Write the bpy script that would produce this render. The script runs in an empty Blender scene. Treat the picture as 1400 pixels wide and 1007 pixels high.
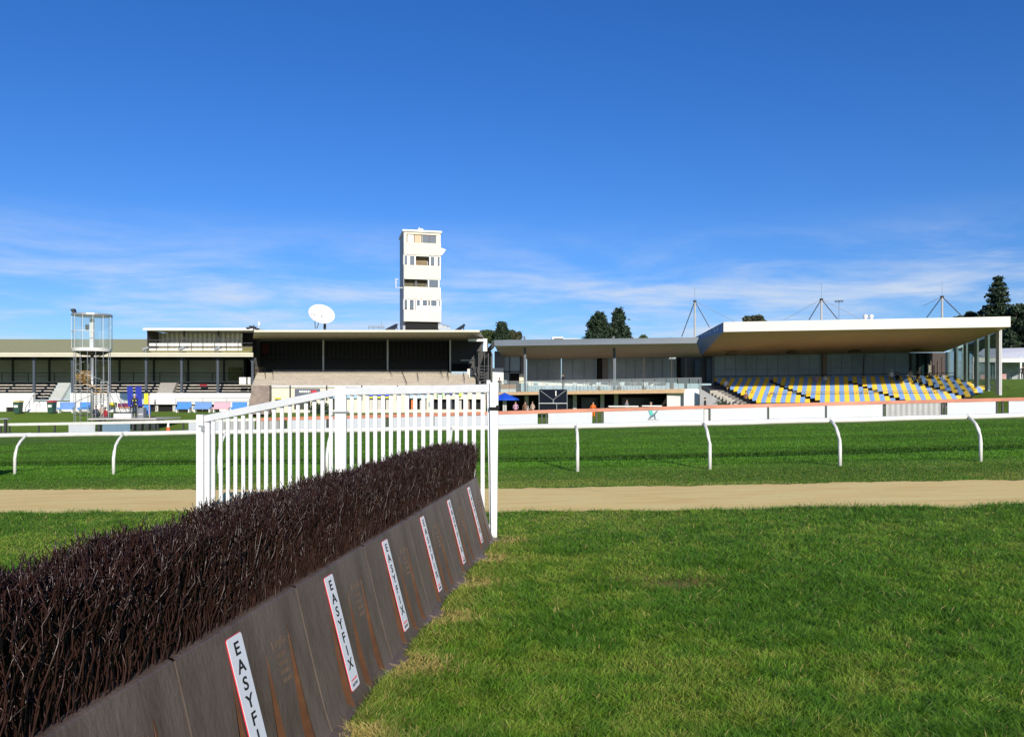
import bpy, bmesh, math, random
import numpy as np
from mathutils import Vector, Matrix
random.seed(7); rng = np.random.default_rng(11)
S = bpy.context.scene
COL = S.collection
R = math.radians
F = 1400*28/36.0      # focal length in photo pixels
EYE = 1.73; HOR = 546.0
def PX(px, Y): return (px-700.0)*Y/F
def PZ(py, Y): return EYE+(HOR-py)*Y/F
def W(px, py, Y): return Vector((PX(px, Y), Y, PZ(py, Y)))

# ------------------------------------------------------------------ materials
MATS = {}
def mat(name, col, rough=.6, var=.12, scale=6., bump=0., bscale=40., metal=0., spec=.5, attr=None, stretch=None, col2=None):
    if name in MATS: return MATS[name]
    m = bpy.data.materials.new(name); m.use_nodes = True
    nt = m.node_tree; n = nt.nodes; l = nt.links
    b = n['Principled BSDF']; b.inputs['Roughness'].default_value = rough
    b.inputs['Metallic'].default_value = metal
    b.inputs['Specular IOR Level'].default_value = spec
    tc = n.new('ShaderNodeTexCoord'); mp = n.new('ShaderNodeMapping')
    l.new(tc.outputs['Object'], mp.inputs['Vector'])
    if stretch: mp.inputs['Scale'].default_value = stretch
    nz = n.new('ShaderNodeTexNoise'); nz.inputs['Scale'].default_value = scale; nz.inputs['Detail'].default_value = 6
    nz.inputs['Roughness'].default_value = .65
    l.new(mp.outputs[0], nz.inputs['Vector'])
    rp = n.new('ShaderNodeValToRGB'); rp.color_ramp.elements[0].position = .3; rp.color_ramp.elements[1].position = .7
    c = col; c2 = col2 or tuple(min(1, v*(1+var)) for v in c); c1 = tuple(v*(1-var) for v in c)
    rp.color_ramp.elements[0].color = (*c1, 1); rp.color_ramp.elements[1].color = (*c2, 1)
    l.new(nz.outputs['Fac'], rp.inputs['Fac'])
    out = rp.outputs['Color']
    if attr:
        at = n.new('ShaderNodeAttribute'); at.attribute_name = attr
        mx = n.new('ShaderNodeMix'); mx.data_type = 'RGBA'; mx.blend_type = 'MULTIPLY'; mx.inputs[0].default_value = 1
        l.new(at.outputs['Color'], mx.inputs[6]); l.new(out, mx.inputs[7]); out = mx.outputs[2]
    l.new(out, b.inputs['Base Color'])
    if bump:
        nb = n.new('ShaderNodeTexNoise'); nb.inputs['Scale'].default_value = bscale; nb.inputs['Detail'].default_value = 5
        l.new(mp.outputs[0], nb.inputs['Vector'])
        bp = n.new('ShaderNodeBump'); bp.inputs['Strength'].default_value = bump; bp.inputs['Distance'].default_value = .02
        l.new(nb.outputs['Fac'], bp.inputs['Height']); l.new(bp.outputs[0], b.inputs['Normal'])
    MATS[name] = m; return m
def corrugated(name, col, period, axis='X', rough=.6, depth=.5, var=.1):
    m = mat(name, col, rough, var, 2.)
    nt = m.node_tree; n = nt.nodes; l = nt.links
    tc = n.new('ShaderNodeTexCoord'); wv = n.new('ShaderNodeTexWave'); wv.bands_direction = axis
    wv.inputs['Scale'].default_value = 1/period*.314*1.0
    l.new(tc.outputs['Object'], wv.inputs['Vector'])
    b = n['Principled BSDF']
    src = b.inputs['Base Color'].links[0].from_socket
    mx = n.new('ShaderNodeMix'); mx.data_type = 'RGBA'; mx.blend_type = 'MULTIPLY'; mx.inputs[0].default_value = depth
    l.new(src, mx.inputs[6]); l.new(wv.outputs['Color'], mx.inputs[7]); l.new(mx.outputs[2], b.inputs['Base Color'])
    return m
def glassy(name, col, alpha, rough=.05):
    m = mat(name, col, rough, .05)
    nt = m.node_tree; n = nt.nodes; l = nt.links
    out = n['Material Output']; b = n['Principled BSDF']
    tr = n.new('ShaderNodeBsdfTransparent'); tr.inputs[0].default_value = (.91, .95, .95, 1)
    mx = n.new('ShaderNodeMixShader'); mx.inputs[0].default_value = alpha
    l.new(tr.outputs[0], mx.inputs[1]); l.new(b.outputs[0], mx.inputs[2]); l.new(mx.outputs[0], out.inputs['Surface'])
    return m

white = mat('white_paint', (.72, .72, .70), .45, .05, 3., .15, 30)
pvc = mat('white_plastic', (.72, .72, .68), .35, .12, 2.5, .05, 20)
pvc2 = mat('white_wing_plastic', (.72, .74, .76), .4, .06, 9., .12, 60)
cream = mat('cream_paint', (.64, .60, .48), .6, .06, 1.5)
cream2 = mat('cream_cladding', (.66, .63, .52), .6, .05, 1.2)
dark = mat('dark_steel', (.035, .037, .042), .5, .2)
bluegrey = mat('bluegrey_steel', (.06, .075, .10), .45, .15)
black = mat('black_void', (.008, .008, .009), .9, .2)
greyw = mat('grey_wall_paint', (.52, .50, .47), .8, .1, 1.)
fasciag = mat('slate_fascia_paint', (.13, .16, .20), .45, .08, .5)
conc = mat('concrete', (.38, .34, .28), .9, .22, 1.6, .3, 12, stretch=(.4, 1, 3))
concd = mat('stained_concrete', (.26, .215, .18), .9, .3, 2., .3, 12)
concg = mat('grey_concrete', (.33, .33, .34), .9, .1, 1.)
steelg = mat('galvanised_steel', (.36, .38, .39), .4, .12, 8., metal=.4)
sandm = None
tan = mat('tan_timber', (.48, .33, .19), .7, .15, 3.)
orangewood = mat('stained_timber', (.42, .20, .08), .7, .2, 3.)
glassd = mat('dark_reflective_glass', (.08, .12, .17), .4, .25, .25, spec=.2)  # uneven tone paints reflections into the dark panes
glassm = mat('slate_reflection_glass', (.31, .385, .45), .55, .25, .22, spec=.12)  # slate tone and its unevenness stand in for sky reflections
glassg = glassy('green_tinted_glass', (.16, .30, .28), .38)
glassc = glassy('clear_glass', (.46, .53, .55), .15)
blue = mat('blue_plastic', (.07, .26, .68), .45, .08)
bluel = mat('pale_blue_plastic', (.15, .30, .62), .5, .1, 1.5)
yel = mat('yellow_plastic', (.82, .51, .01), .5, .1, 1.5)
bluep = mat('royal_blue_cloth', (.012, .03, .32), .7, .1)
yelp = mat('yellow_paint', (.8, .68, .04), .5, .08)
pinkp = mat('pink_paint', (.62, .38, .46), .6, .08)
redp = mat('red_paint', (.55, .03, .025), .5, .1)
orangep = mat('orange_vinyl', (.54, .21, .13), .5, .3, .3)
purple = mat('purple_paint', (.14, .02, .08), .6, .1)
greenbin = mat('green_bin_plastic', (.02, .07, .045), .5, .1)
whitepanel = mat('white_panel_vinyl', (.56, .59, .64), .5, .05, .8)
greypanel = corrugated('grey_corrugated_panel', (.44, .44, .44), .35, 'X', .6, .35)
bluegp = mat('blue_grey_panel', (.17, .26, .36), .5, .1)
soffit = corrugated('tan_corrugated_soffit', (.85, .76, .56), .4, 'X', .6, .35)
soffitg = mat('cream_soffit', (.42, .39, .36), .6, .06, .4)
soffitb = mat('brown_soffit', (.62, .385, .215), .6, .08, .3)
greenroof = corrugated('olive_roof_sheet', (.46, .44, .19), .5, 'X', .6, .2)
corrw = corrugated('light_grey_cladding', (.78, .76, .72), .5, 'X', .6, .5)
corrd = corrugated('charcoal_cladding', (.045, .045, .048), .5, 'X', .7, .6)
skin = mat('skin', (.50, .30, .21), .55, .08); hairm = mat('dark_hair', (.03, .02, .015), .6)
trunk = mat('bark', (.10, .07, .05), .9, .3, 4., .5)
txtblack = mat('black_lettering', (.012, .012, .014), .5, .1)
txtred = mat('red_lettering', (.62, .03, .05), .5, .1)
labelw = mat('label_white', (.72, .76, .82), .3, .03, 8.)

# ------------------------------------------------------------------ mesh builder
def wloc(o):
    v = Vector((0, 0, 0))
    while o is not None: v = v+o.location; o = o.parent
    return v
class MB:
    def __init__(s): s.v = []; s.f = []; s.m = []; s.cur = 0
    def face(s, pts):
        i = len(s.v); s.v += [tuple(p) for p in pts]; s.f.append(tuple(range(i, i+len(pts)))); s.m.append(s.cur)
    def hexa(s, b, t):
        i = len(s.v); s.v += [tuple(p) for p in b]+[tuple(p) for p in t]
        n = len(b)
        s.f.append(tuple(i+k for k in reversed(range(n)))); s.f.append(tuple(i+n+k for k in range(n)))
        for k in range(n): s.f.append((i+k, i+(k+1) % n, i+n+(k+1) % n, i+n+k))
        s.m += [s.cur]*(n+2); return s
    def box(s, x0, x1, y0, y1, z0, z1):
        return s.hexa([(x0, y0, z0), (x1, y0, z0), (x1, y1, z0), (x0, y1, z0)], [(x0, y0, z1), (x1, y0, z1), (x1, y1, z1), (x0, y1, z1)])
    def pbox(s, x0, x1, yt, yb, Y, d):      # front face seen at pixel rectangle, depth d behind it
        return s.box(PX(x0, Y), PX(x1, Y), Y, Y+d, PZ(yb, Y), PZ(yt, Y))
    def slab(s, pts, t):                     # polygon (world) thickened downwards
        return s.hexa([(p[0], p[1], p[2]-t) for p in pts], [tuple(p) for p in pts])
    def tube(s, pts, r, n=8, caps=True, flat=1.):
        pts = [Vector(p) for p in pts]; rs = r if isinstance(r, (list, tuple)) else [r]*len(pts)
        i0 = len(s.v)
        for k, p in enumerate(pts):
            d = (pts[min(k+1, len(pts)-1)]-pts[max(k-1, 0)]).normalized()
            a = Vector((0, 0, 1)) if abs(d.z) < .9 else Vector((1, 0, 0))
            u = d.cross(a).normalized(); w = u.cross(d)
            for j in range(n):
                t = 2*math.pi*j/n; s.v.append(tuple(p+(u*math.cos(t)*flat+w*math.sin(t))*rs[k]))
        for k in range(len(pts)-1):
            for j in range(n):
                a = i0+k*n+j; b = i0+k*n+(j+1) % n; s.f.append((a, b, b+n, a+n)); s.m.append(s.cur)
        if caps:
            s.f.append(tuple(i0+j for j in reversed(range(n)))); s.m.append(s.cur)
            e = i0+(len(pts)-1)*n; s.f.append(tuple(e+j for j in range(n))); s.m.append(s.cur)
        return s
    def disc(s, c, r0, z0, r1, z1, n=24, a0=0, a1=2*math.pi):  # frustum (capped)
        b = [(c[0]+r0*math.cos(a0+(a1-a0)*k/n), c[1]+r0*math.sin(a0+(a1-a0)*k/n), z0) for k in range(n)]
        t = [(c[0]+r1*math.cos(a0+(a1-a0)*k/n), c[1]+r1*math.sin(a0+(a1-a0)*k/n), z1) for k in range(n)]
        return s.hexa(b, t)
    def build(s, name, mats, parent=None, smooth=False, bevel=0., local=False):
        if not isinstance(mats, (list, tuple)): mats = [mats]
        me = bpy.data.meshes.new(name); me.from_pydata(s.v, [], s.f)
        for m in mats: me.materials.append(m)
        me.polygons.foreach_set('material_index', s.m)
        if smooth: me.polygons.foreach_set('use_smooth', [True]*len(s.f))
        me.update()
        o = bpy.data.objects.new(name, me); COL.objects.link(o)
        if parent is not None:
            o.parent = parent
            if not local: me.transform(Matrix.Translation(-wloc(parent)))
        if bevel:
            bv = o.modifiers.new('bevel', 'BEVEL'); bv.width = bevel; bv.segments = 2; bv.limit_method = 'ANGLE'
        return o
def tag(o, label=None, cat=None, group=None, kind=None):
    if label: o['label'] = label
    if cat: o['category'] = cat
    if group: o['group'] = group
    if kind: o['kind'] = kind
    return o
def thing(name, label, cat, loc=(0, 0, 0), rotz=0, group=None):
    o = bpy.data.objects.new(name, None); COL.objects.link(o); o.empty_display_size = .2
    o.location = loc; o.rotation_euler = (0, 0, rotz)
    return tag(o, label, cat, group)
def dup(root, loc, rotz=None, label=None):
    r = root.copy(); COL.objects.link(r); r.location = loc
    if rotz is not None: r.rotation_euler = (0, 0, rotz)
    if label: r['label'] = label
    for ch in list(root.children):
        c = ch.copy(); COL.objects.link(c); c.parent = r
        for g in list(ch.children):
            d = g.copy(); COL.objects.link(d); d.parent = c
    return r
def text_mesh(body, size, m, extr=.001, align='CENTER', sx=1.):
    cu = bpy.data.curves.new('lettering', 'FONT'); cu.body = body; cu.size = size; cu.extrude = extr
    cu.align_x = align; cu.align_y = 'CENTER'; cu.resolution_u = 3
    cu.offset = size*.018
    o = bpy.data.objects.new('tmp', cu); COL.objects.link(o)
    dg = bpy.context.evaluated_depsgraph_get(); me = bpy.data.meshes.new_from_object(o.evaluated_get(dg))
    bpy.data.objects.remove(o)
    vs = [(v.co.x*sx, v.co.y, v.co.z) for v in me.vertices]; fs = [tuple(p.vertices) for p in me.polygons]
    return vs, fs

# ------------------------------------------------------------------ terrain
def interp(x, xs, ys): return float(np.interp(x, xs, ys))
FX = [-120, -60, -39, -20, -2, 16, 32, 50, 120]; FY = [88, 69, 62, 55.5, 50.5, 49.5, 50, 51.5, 60]
def smooth(t): t = np.clip(t, 0, 1); return t*t*(3-2*t)
def G(X, Y):
    X = np.asarray(X, float); Y = np.asarray(Y, float)
    Xc = np.clip(X, -60, 60); Yc = np.clip(Y, -30, 70)
    base = .023*Xc-.003*Yc
    yf = np.interp(X, FX, FY)
    T = np.interp(X, [-200, 15, 22, 42, 47, 200], [.5, .5, 1., 1., 4.0, 4.6])
    top = np.where(X > 42, 90., 80.)
    t = (Y-yf-1)/(top-yf-1)
    t = np.where(X > 42, np.clip(t, 0, 1)**.8, smooth(t))
    return base*(1-t)+T*t
def g(x, y): return float(G(x, y))
xs = np.unique(np.concatenate([np.linspace(-1500, -80, 12), np.linspace(-80, 80, 81), np.linspace(80, 1500, 12)]))
ys = np.unique(np.concatenate([np.linspace(-300, -10, 5), np.linspace(-10, 48, 30), np.linspace(48, 100, 53), np.linspace(100, 2500, 14)]))
XX, YY = np.meshgrid(xs, ys); ZZ = G(XX, YY)
v = np.stack([XX.ravel(), YY.ravel(), ZZ.ravel()], 1); nx, ny = len(xs), len(ys)
fs = [(j*nx+i, j*nx+i+1, (j+1)*nx+i+1, (j+1)*nx+i) for j in range(ny-1) for i in range(nx-1)]
me = bpy.data.meshes.new('ground'); me.from_pydata(v.tolist(), [], fs); me.polygons.foreach_set('use_smooth', [True]*len(fs))
ground = bpy.data.objects.new('ground', me); COL.objects.link(ground); tag(ground, kind='structure')
# turf material with zones
gm = bpy.data.materials.new('turf'); gm.use_nodes = True
nt = gm.node_tree; n = nt.nodes; l = nt.links; b = n['Principled BSDF']; b.inputs['Roughness'].default_value = .95; b.inputs['Specular IOR Level'].default_value = .15
tc = n.new('ShaderNodeTexCoord')
def noise(scale, stretch=(1, 1, 1), detail=8, rough=.6):
    mp = n.new('ShaderNodeMapping'); mp.inputs['Scale'].default_value = stretch; l.new(tc.outputs['Object'], mp.inputs[0])
    z = n.new('ShaderNodeTexNoise'); z.inputs['Scale'].default_value = scale; z.inputs['Detail'].default_value = detail; z.inputs['Roughness'].default_value = rough
    l.new(mp.outputs[0], z.inputs['Vector']); return z.outputs['Fac']
def ramp(src, stops):
    r = n.new('ShaderNodeValToRGB'); cr = r.color_ramp
    while len(cr.elements) < len(stops): cr.elements.new(.5)
    for e, (p, c) in zip(cr.elements, stops): e.position = p; e.color = (*c, 1)
    l.new(src, r.inputs['Fac']); return r.outputs['Color']
def mixc(f, a, c, mode='MIX'):
    x = n.new('ShaderNodeMix'); x.data_type = 'RGBA'; x.blend_type = mode
    if isinstance(f, float): x.inputs[0].default_value = f
    else: l.new(f, x.inputs[0])
    for s_, k in ((a, 6), (c, 7)):
        if isinstance(s_, tuple): x.inputs[k].default_value = (*s_, 1)
        else: l.new(s_, x.inputs[k])
    return x.outputs[2]
fine = ramp(noise(9, (1, .45, 1), 10, .75), [(.3, (.07, .15, .014)), (.5, (.12, .23, .022)), (.72, (.17, .30, .035))])
broad = ramp(noise(.35, (.25, 1.6, 1), 4, .5), [(.3, (.72, .78, .75)), (.7, (1.12, 1.08, 1.05))])
c1 = mixc(1., fine, broad, 'MULTIPLY')
dry = ramp(noise(6, (1, .5, 1), 10, .75), [(.3, (.11, .14, .03)), (.7, (.26, .27, .09))])
sep = n.new('ShaderNodeSeparateXYZ'); l.new(tc.outputs['Object'], sep.inputs[0])
mr = n.new('ShaderNodeMapRange'); mr.interpolation_type = 'SMOOTHSTEP'; mr.inputs['From Min'].default_value = 17.5; mr.inputs['From Max'].default_value = 22; mr.inputs['To Min'].default_value = .85; mr.inputs['To Max'].default_value = 0
l.new(sep.outputs['Y'], mr.inputs[0])
dn = n.new('ShaderNodeMath'); dn.operation = 'MULTIPLY'; l.new(mr.outputs[0], dn.inputs[0]); l.new(noise(1.2, (.4, 1, 1), 5, .6), dn.inputs[1])
c2 = mixc(dn.outputs[0], c1, dry)
lw = n.new('ShaderNodeMapRange'); lw.inputs['From Min'].default_value = 53; lw.inputs['From Max'].default_value = 62; l.new(sep.outputs['Y'], lw.inputs[0])
c3 = mixc(lw.outputs[0], c2, ramp(noise(1.5, (.4, 1, 1), 6, .6), [(.3, (.11, .20, .02)), (.7, (.18, .28, .035))]))
l.new(c3, b.inputs['Base Color'])
bp = n.new('ShaderNodeBump'); bp.inputs['Strength'].default_value = .9; bp.inputs['Distance'].default_value = .05
l.new(noise(14, (1, .7, 1), 8, .7), bp.inputs['Height']); l.new(bp.outputs[0], b.inputs['Normal'])
me.materials.append(gm)

# sand path
def path_near(x): return interp(x, [-60, -9, 0, 7.7, 60], [24.5, 13.95, 12.45, 12.0, 13])+.10*math.sin(x*1.7)+.07*math.sin(x*4.3+1)
def path_far(x): return interp(x, [-60, -11.7, 0, 10, 60], [27, 18.1, 15.85, 15.4, 16.5])+.05*math.sin(x*1.1)+.04*math.sin(x*5.1)
pv = []; pf = []; xr = np.arange(-60, 60.01, .1); K = 6
for x in xr:
    a = path_near(x)+random.uniform(-.07, .07)+.10*math.sin(x*2.9+.5)*math.sin(x*.7); c = path_far(x)+random.uniform(-.08, .08)+.08*math.sin(x*3.7)*math.sin(x*.9)
    for k in range(K):
        y = a+(c-a)*k/(K-1); pv.append((x, y, g(x, y)+.006))
for i in range(len(xr)-1):
    for k in range(K-1): pf.append((i*K+k, (i+1)*K+k, (i+1)*K+k+1, i*K+k+1))
me = bpy.data.meshes.new('path'); me.from_pydata(pv, [], pf)
path = bpy.data.objects.new('path', me); COL.objects.link(path); tag(path, kind='structure')
sm = bpy.data.materials.new('sand'); sm.use_nodes = True
nt = sm.node_tree; n = nt.nodes; l = nt.links; b = n['Principled BSDF']; b.inputs['Roughness'].default_value = .95; b.inputs['Specular IOR Level'].default_value = .2
tc = n.new('ShaderNodeTexCoord')
c1 = ramp(noise(1.6, (.35, 2., 1), 7, .65), [(.28, (.88, .60, .21)), (.5, (1., .74, .28)), (.75, (1., .84, .36))])
c2 = mixc(.35, c1, ramp(noise(25, (1, .6, 1), 6, .8), [(.3, (.80, .78, .75)), (.6, (1.05, 1.05, 1.05))]), 'MULTIPLY')
pt = ramp(noise(.9, (.5, 3.2, 1), 5, .6), [(.64, (0, 0, 0)), (.76, (.8, .8, .8))])
c3 = mixc(pt, c2, (.40, .30, .18))
l.new(c3, b.inputs['Base Color'])
bp = n.new('ShaderNodeBump'); bp.inputs['Strength'].default_value = .25; bp.inputs['Distance'].default_value = .015
l.new(noise(8, (1, .6, 1), 8, .7), bp.inputs['Height']); l.new(bp.outputs[0], b.inputs['Normal'])
me.materials.append(sm)

# ------------------------------------------------------------------ fence frame of reference
FD = Vector((.118, .993, 0)).normalized(); FN = Vector((FD.y, -FD.x, 0))   # along, outwards (right)
FEND = Vector((-.25, 10.05, 0)); MODW = 1.185
def fence_s(X, Y):   # along (0 at far end, negative to camera), outward distance from base line
    dx = X-FEND.x; dy = Y-FEND.y
    return dx*FD.x+dy*FD.y, dx*FN.x+dy*FN.y

# ------------------------------------------------------------------ grass blades
def smooth_noise(x, y, scale, seed):
    r = np.random.default_rng(seed); N = 128; a = r.random((N, N))
    u = x*scale; w = y*scale; iu = np.floor(u).astype(int); iw = np.floor(w).astype(int); fu = smooth(u-iu); fw = smooth(w-iw)
    A = lambda i, j: a[(i) % N, (j) % N]
    return (A(iu, iw)*(1-fu)+A(iu+1, iw)*fu)*(1-fw)+(A(iu, iw+1)*(1-fu)+A(iu+1, iw+1)*fu)*fw
def blades(name, X, Y, hgt, wid, colr, lean=.5, label=None, matl=None):
    N = len(X); Z = G(X, Y)
    th = rng.random(N)*2*np.pi; dx, dy = np.cos(th), np.sin(th)
    la = smooth_noise(X+77, Y+31, 3.1, 21)*9.+rng.normal(size=N)*1.5; ll = hgt*lean*rng.random(N)**.7; lx = np.cos(la)*ll+hgt*.10; ly = np.sin(la)*ll
    V = np.zeros((N, 5, 3)); 
    for k, (t, w) in enumerate(((0, 1), (0, -1), (.55, .8), (.55, -.8), (1, 0))):
        V[:, k, 0] = X+dx*wid*w*.5+lx*t**1.8; V[:, k, 1] = Y+dy*wid*w*.5+ly*t**1.8
        V[:, k, 2] = Z-.004+hgt*t*np.where(t > .9, 1-.25*rng.random(N), 1)
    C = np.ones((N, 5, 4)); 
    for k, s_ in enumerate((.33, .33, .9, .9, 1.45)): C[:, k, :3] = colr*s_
    base = (np.arange(N)*5)[:, None]
    me = bpy.data.meshes.new(name)
    me.vertices.add(N*5); me.vertices.foreach_set('co', V.ravel().astype(np.float32))
    loops = np.concatenate([base+np.array([0, 1, 3, 2]), base+np.array([2, 3, 4])], 1).ravel()
    me.loops.add(N*7); me.loops.foreach_set('vertex_index', loops.astype(np.int32))
    ls = (np.arange(N)*7)[:, None]+np.array([0, 4]); me.polygons.add(N*2)
    me.polygons.foreach_set('loop_start', ls.ravel().astype(np.int32))
    me.update(calc_edges=True)
    ca = me.color_attributes.new('tint', 'FLOAT_COLOR', 'POINT'); ca.data.foreach_set('color', C.ravel().astype(np.float32))
    me.materials.append(matl); o = bpy.data.objects.new(name, me); COL.objects.link(o)
    tag(o, label, 'grass', kind='stuff'); return o
bm_ = bpy.data.materials.new('grass_blade'); bm_.use_nodes = True
nt = bm_.node_tree; n = nt.nodes; l = nt.links; b = n['Principled BSDF']; b.inputs['Roughness'].default_value = .5; b.inputs['Specular IOR Level'].default_value = .3
at = n.new('ShaderNodeAttribute'); at.attribute_name = 'tint'; l.new(at.outputs['Color'], b.inputs['Base Color'])
tl = n.new('ShaderNodeBsdfTranslucent'); l.new(at.outputs['Color'], tl.inputs[0]); mx = n.new('ShaderNodeMixShader'); mx.inputs[0].default_value = .38
l.new(b.outputs[0], mx.inputs[1]); l.new(tl.outputs[0], mx.inputs[2]); l.new(mx.outputs[0], n['Material Output'].inputs['Surface'])
def sample_zone(N, y0, y1, xl, xr_, power):
    # more samples close to the camera
    u = rng.random(N); Y = (y0**(-power)+(y1**(-power)-y0**(-power))*u)**(-1/power)
    X = -2.2+xl*Y+((xr_-xl)*Y+5.7)*rng.random(N); return X, Y
# foreground sward
X, Y = sample_zone(1150000, 3.6, 15.5, -.70, .70, 1.0)
X = X+0; nearY = np.array([path_near(float(t)) for t in np.linspace(-12, 12, 481)]); 
pn = np.interp(X, np.linspace(-12, 12, 481), nearY)
sA, oA = fence_s(X, Y)
keep = (Y < pn+.05*rng.random(len(X))-.02) & ((oA > .06) | (oA < -.75) | (sA > .05)) 
X, Y, sA, oA = X[keep], Y[keep], sA[keep], oA[keep]
n1 = smooth_noise(X+50, Y+50, .55, 1); n2 = smooth_noise(X+50, Y+50, 2.3, 2); n3 = smooth_noise(X+50, Y+50, 7, 3)
base = np.array([.188, .385, .028]); dark_ = np.array([.100, .240, .020]); yelg = np.array([.37, .45, .07]); straw = np.array([.80, .60, .24])
col = base[None]*(.40+1.1*rng.random((len(X), 1))**1.3)
n4 = smooth_noise(X+50, Y+50, 13, 14); w = np.clip((n2*.6+n1*.6+n3*.5+n4*.5-1.0)*3.2, 0, 1)[:, None]; col = col*(1-w)+dark_*w*(.8+.5*rng.random((len(X), 1)))
w = np.clip(((1-n3)*.5+(1-n1)*.5+(1-n2)*.35-.66+.07*(X < 3))*3., 0, 1)[:, None]*(rng.random((len(X), 1)) < .65); col = col*(1-w)+yelg*w
frac = (-(sA)/MODW) % 1.0
sb = np.exp(-((frac-.08+.5) % 1-.5)**2/.022)+.10
dryp = np.exp(-(np.maximum(oA, 0)/.30)**2)*sb*(sA < .25)*(sA > -12)*(oA > 0)
dd = (rng.random(len(X)) < np.clip(dryp*1.9, .018, .88)) 
col[dd] = straw*(.6+.6*rng.random((dd.sum(), 1)))
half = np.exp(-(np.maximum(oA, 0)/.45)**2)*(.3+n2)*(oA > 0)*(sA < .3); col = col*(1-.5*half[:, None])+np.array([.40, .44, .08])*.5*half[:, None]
h = (.024+.042*rng.random(len(X))**1.5)*(.8+.5*n2*n1*2)*np.where(dryp > .5, .5, 1); 
edge = np.clip(1-(np.interp(X, np.linspace(-12, 12, 481), nearY)-Y)/.5, 0, 1); h = h*(1+.5*edge)
bare = np.exp(-(((X-1.53)/.30)**2+((Y-7.4)/.22)**2)); h = h*(.7+.6*smooth_noise(X+50, Y+50, 11, 9))*(1-.75*bare); bb = rng.random(len(X)) < bare*.7; col[bb] = np.array([.30, .17, .08])*(.6+.6*rng.random((bb.sum(), 1)))
wd = (.0024+.0013*rng.random(len(X)))*(.6+Y/7)
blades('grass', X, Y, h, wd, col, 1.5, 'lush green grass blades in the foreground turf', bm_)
# verge and track sward
X, Y = sample_zone(430000, 15.3, 46, -.70, .70, 1.0)
pf_ = np.interp(X, np.linspace(-60, 60, 1201), [path_far(float(t)) for t in np.linspace(-60, 60, 1201)])
k = Y > pf_+.02*rng.random(len(X)); X, Y = X[k], Y[k]
n1 = smooth_noise(X+90, Y*3+50, .35, 5); n2 = smooth_noise(X+90, Y*2+50, 1.6, 6)
dryz = np.clip((20.6-Y)/3, 0, 1)*(.35+.65*(n1 > .45))
col = np.array([.110, .275, .020])[None]*(.7+.6*rng.random((len(X), 1)))*(.75+.5*n1)[:, None]
vg = np.array([.30, .36, .07])*(.7+.6*rng.random((len(X), 1)))
w = (rng.random(len(X)) < dryz*.75)[:, None]; col = np.where(w, vg, col)
# taller, darkened blades paint in the rail's cast shadow
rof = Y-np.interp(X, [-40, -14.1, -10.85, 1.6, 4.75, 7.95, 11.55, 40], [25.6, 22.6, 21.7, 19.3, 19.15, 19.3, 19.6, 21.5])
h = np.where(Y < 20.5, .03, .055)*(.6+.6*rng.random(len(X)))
rail_shade = (rof > 3.9) & (rof < 4.7+.3*n2); h = np.where(rail_shade, h*2.0, h); col = np.where(rail_shade[:, None], col*.5, col); band = np.sin(rof*.9)*.5+.5; col *= (.86+.2*band)[:, None]
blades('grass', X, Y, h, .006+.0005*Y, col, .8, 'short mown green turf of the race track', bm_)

# ------------------------------------------------------------------ steeplechase fence
plast = mat('weathered_brown_plastic', (.098, .066, .050), .48, .34, 3., .25, 45, spec=.5, stretch=(1, 1, .35), col2=(.165, .128, .105))
sunlitp = mat('sunlit_groove_plastic', (.075, .030, .012), .5, .3, 5., col2=(.115, .050, .022))  # warm tint painted on the groove walls that face the sun
brushm = mat('dark_brown_brush_plastic', (.026, .012, .011), .29, .45, 14., spec=.42, col2=(.048, .021, .017))
fence = thing('steeplechase_fence', 'brown brush steeplechase fence with padded base boards and white labels', 'jump fence', (FEND.x, FEND.y, g(FEND.x, FEND.y)))
BH = .775; LEAN = .19
def face_pt(s, t, d=0.):      # s along from far end (metres, negative to camera), t height 0..1, d outward
    o = -LEAN*t+.02*(1-t)**6; p = FD*s+FN*(o+d*1.0); return Vector((p.x, p.y, t*BH+d*.25))
GR = [(.315, .74), (.60, .76), (.83, .80)]   # groove far wall position (fraction from near seam), top height
def board_depth(u, t):
    d = 0.
    for c_, th in GR:
        if t < th:
            ww = min(1, (th-t)/th*1.35); a = .085*ww+.004
            x = (c_-u)*MODW
            if 0 <= x <= a: d -= .050*ww*(1-x/a)
    e = min(u, 1-u)*MODW
    if e < .006: d -= .006
    return d
nu, ntt = 150, 28
us = sorted(set([i/nu for i in range(nu+1)]+[c_+.001 for c_, _ in GR]+[c_ for c_, _ in GR]))
us = [u for u in us if not any(1e-6 < u-c_-.001 < .008 for c_, _ in GR)]
bmesh_ = None
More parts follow.
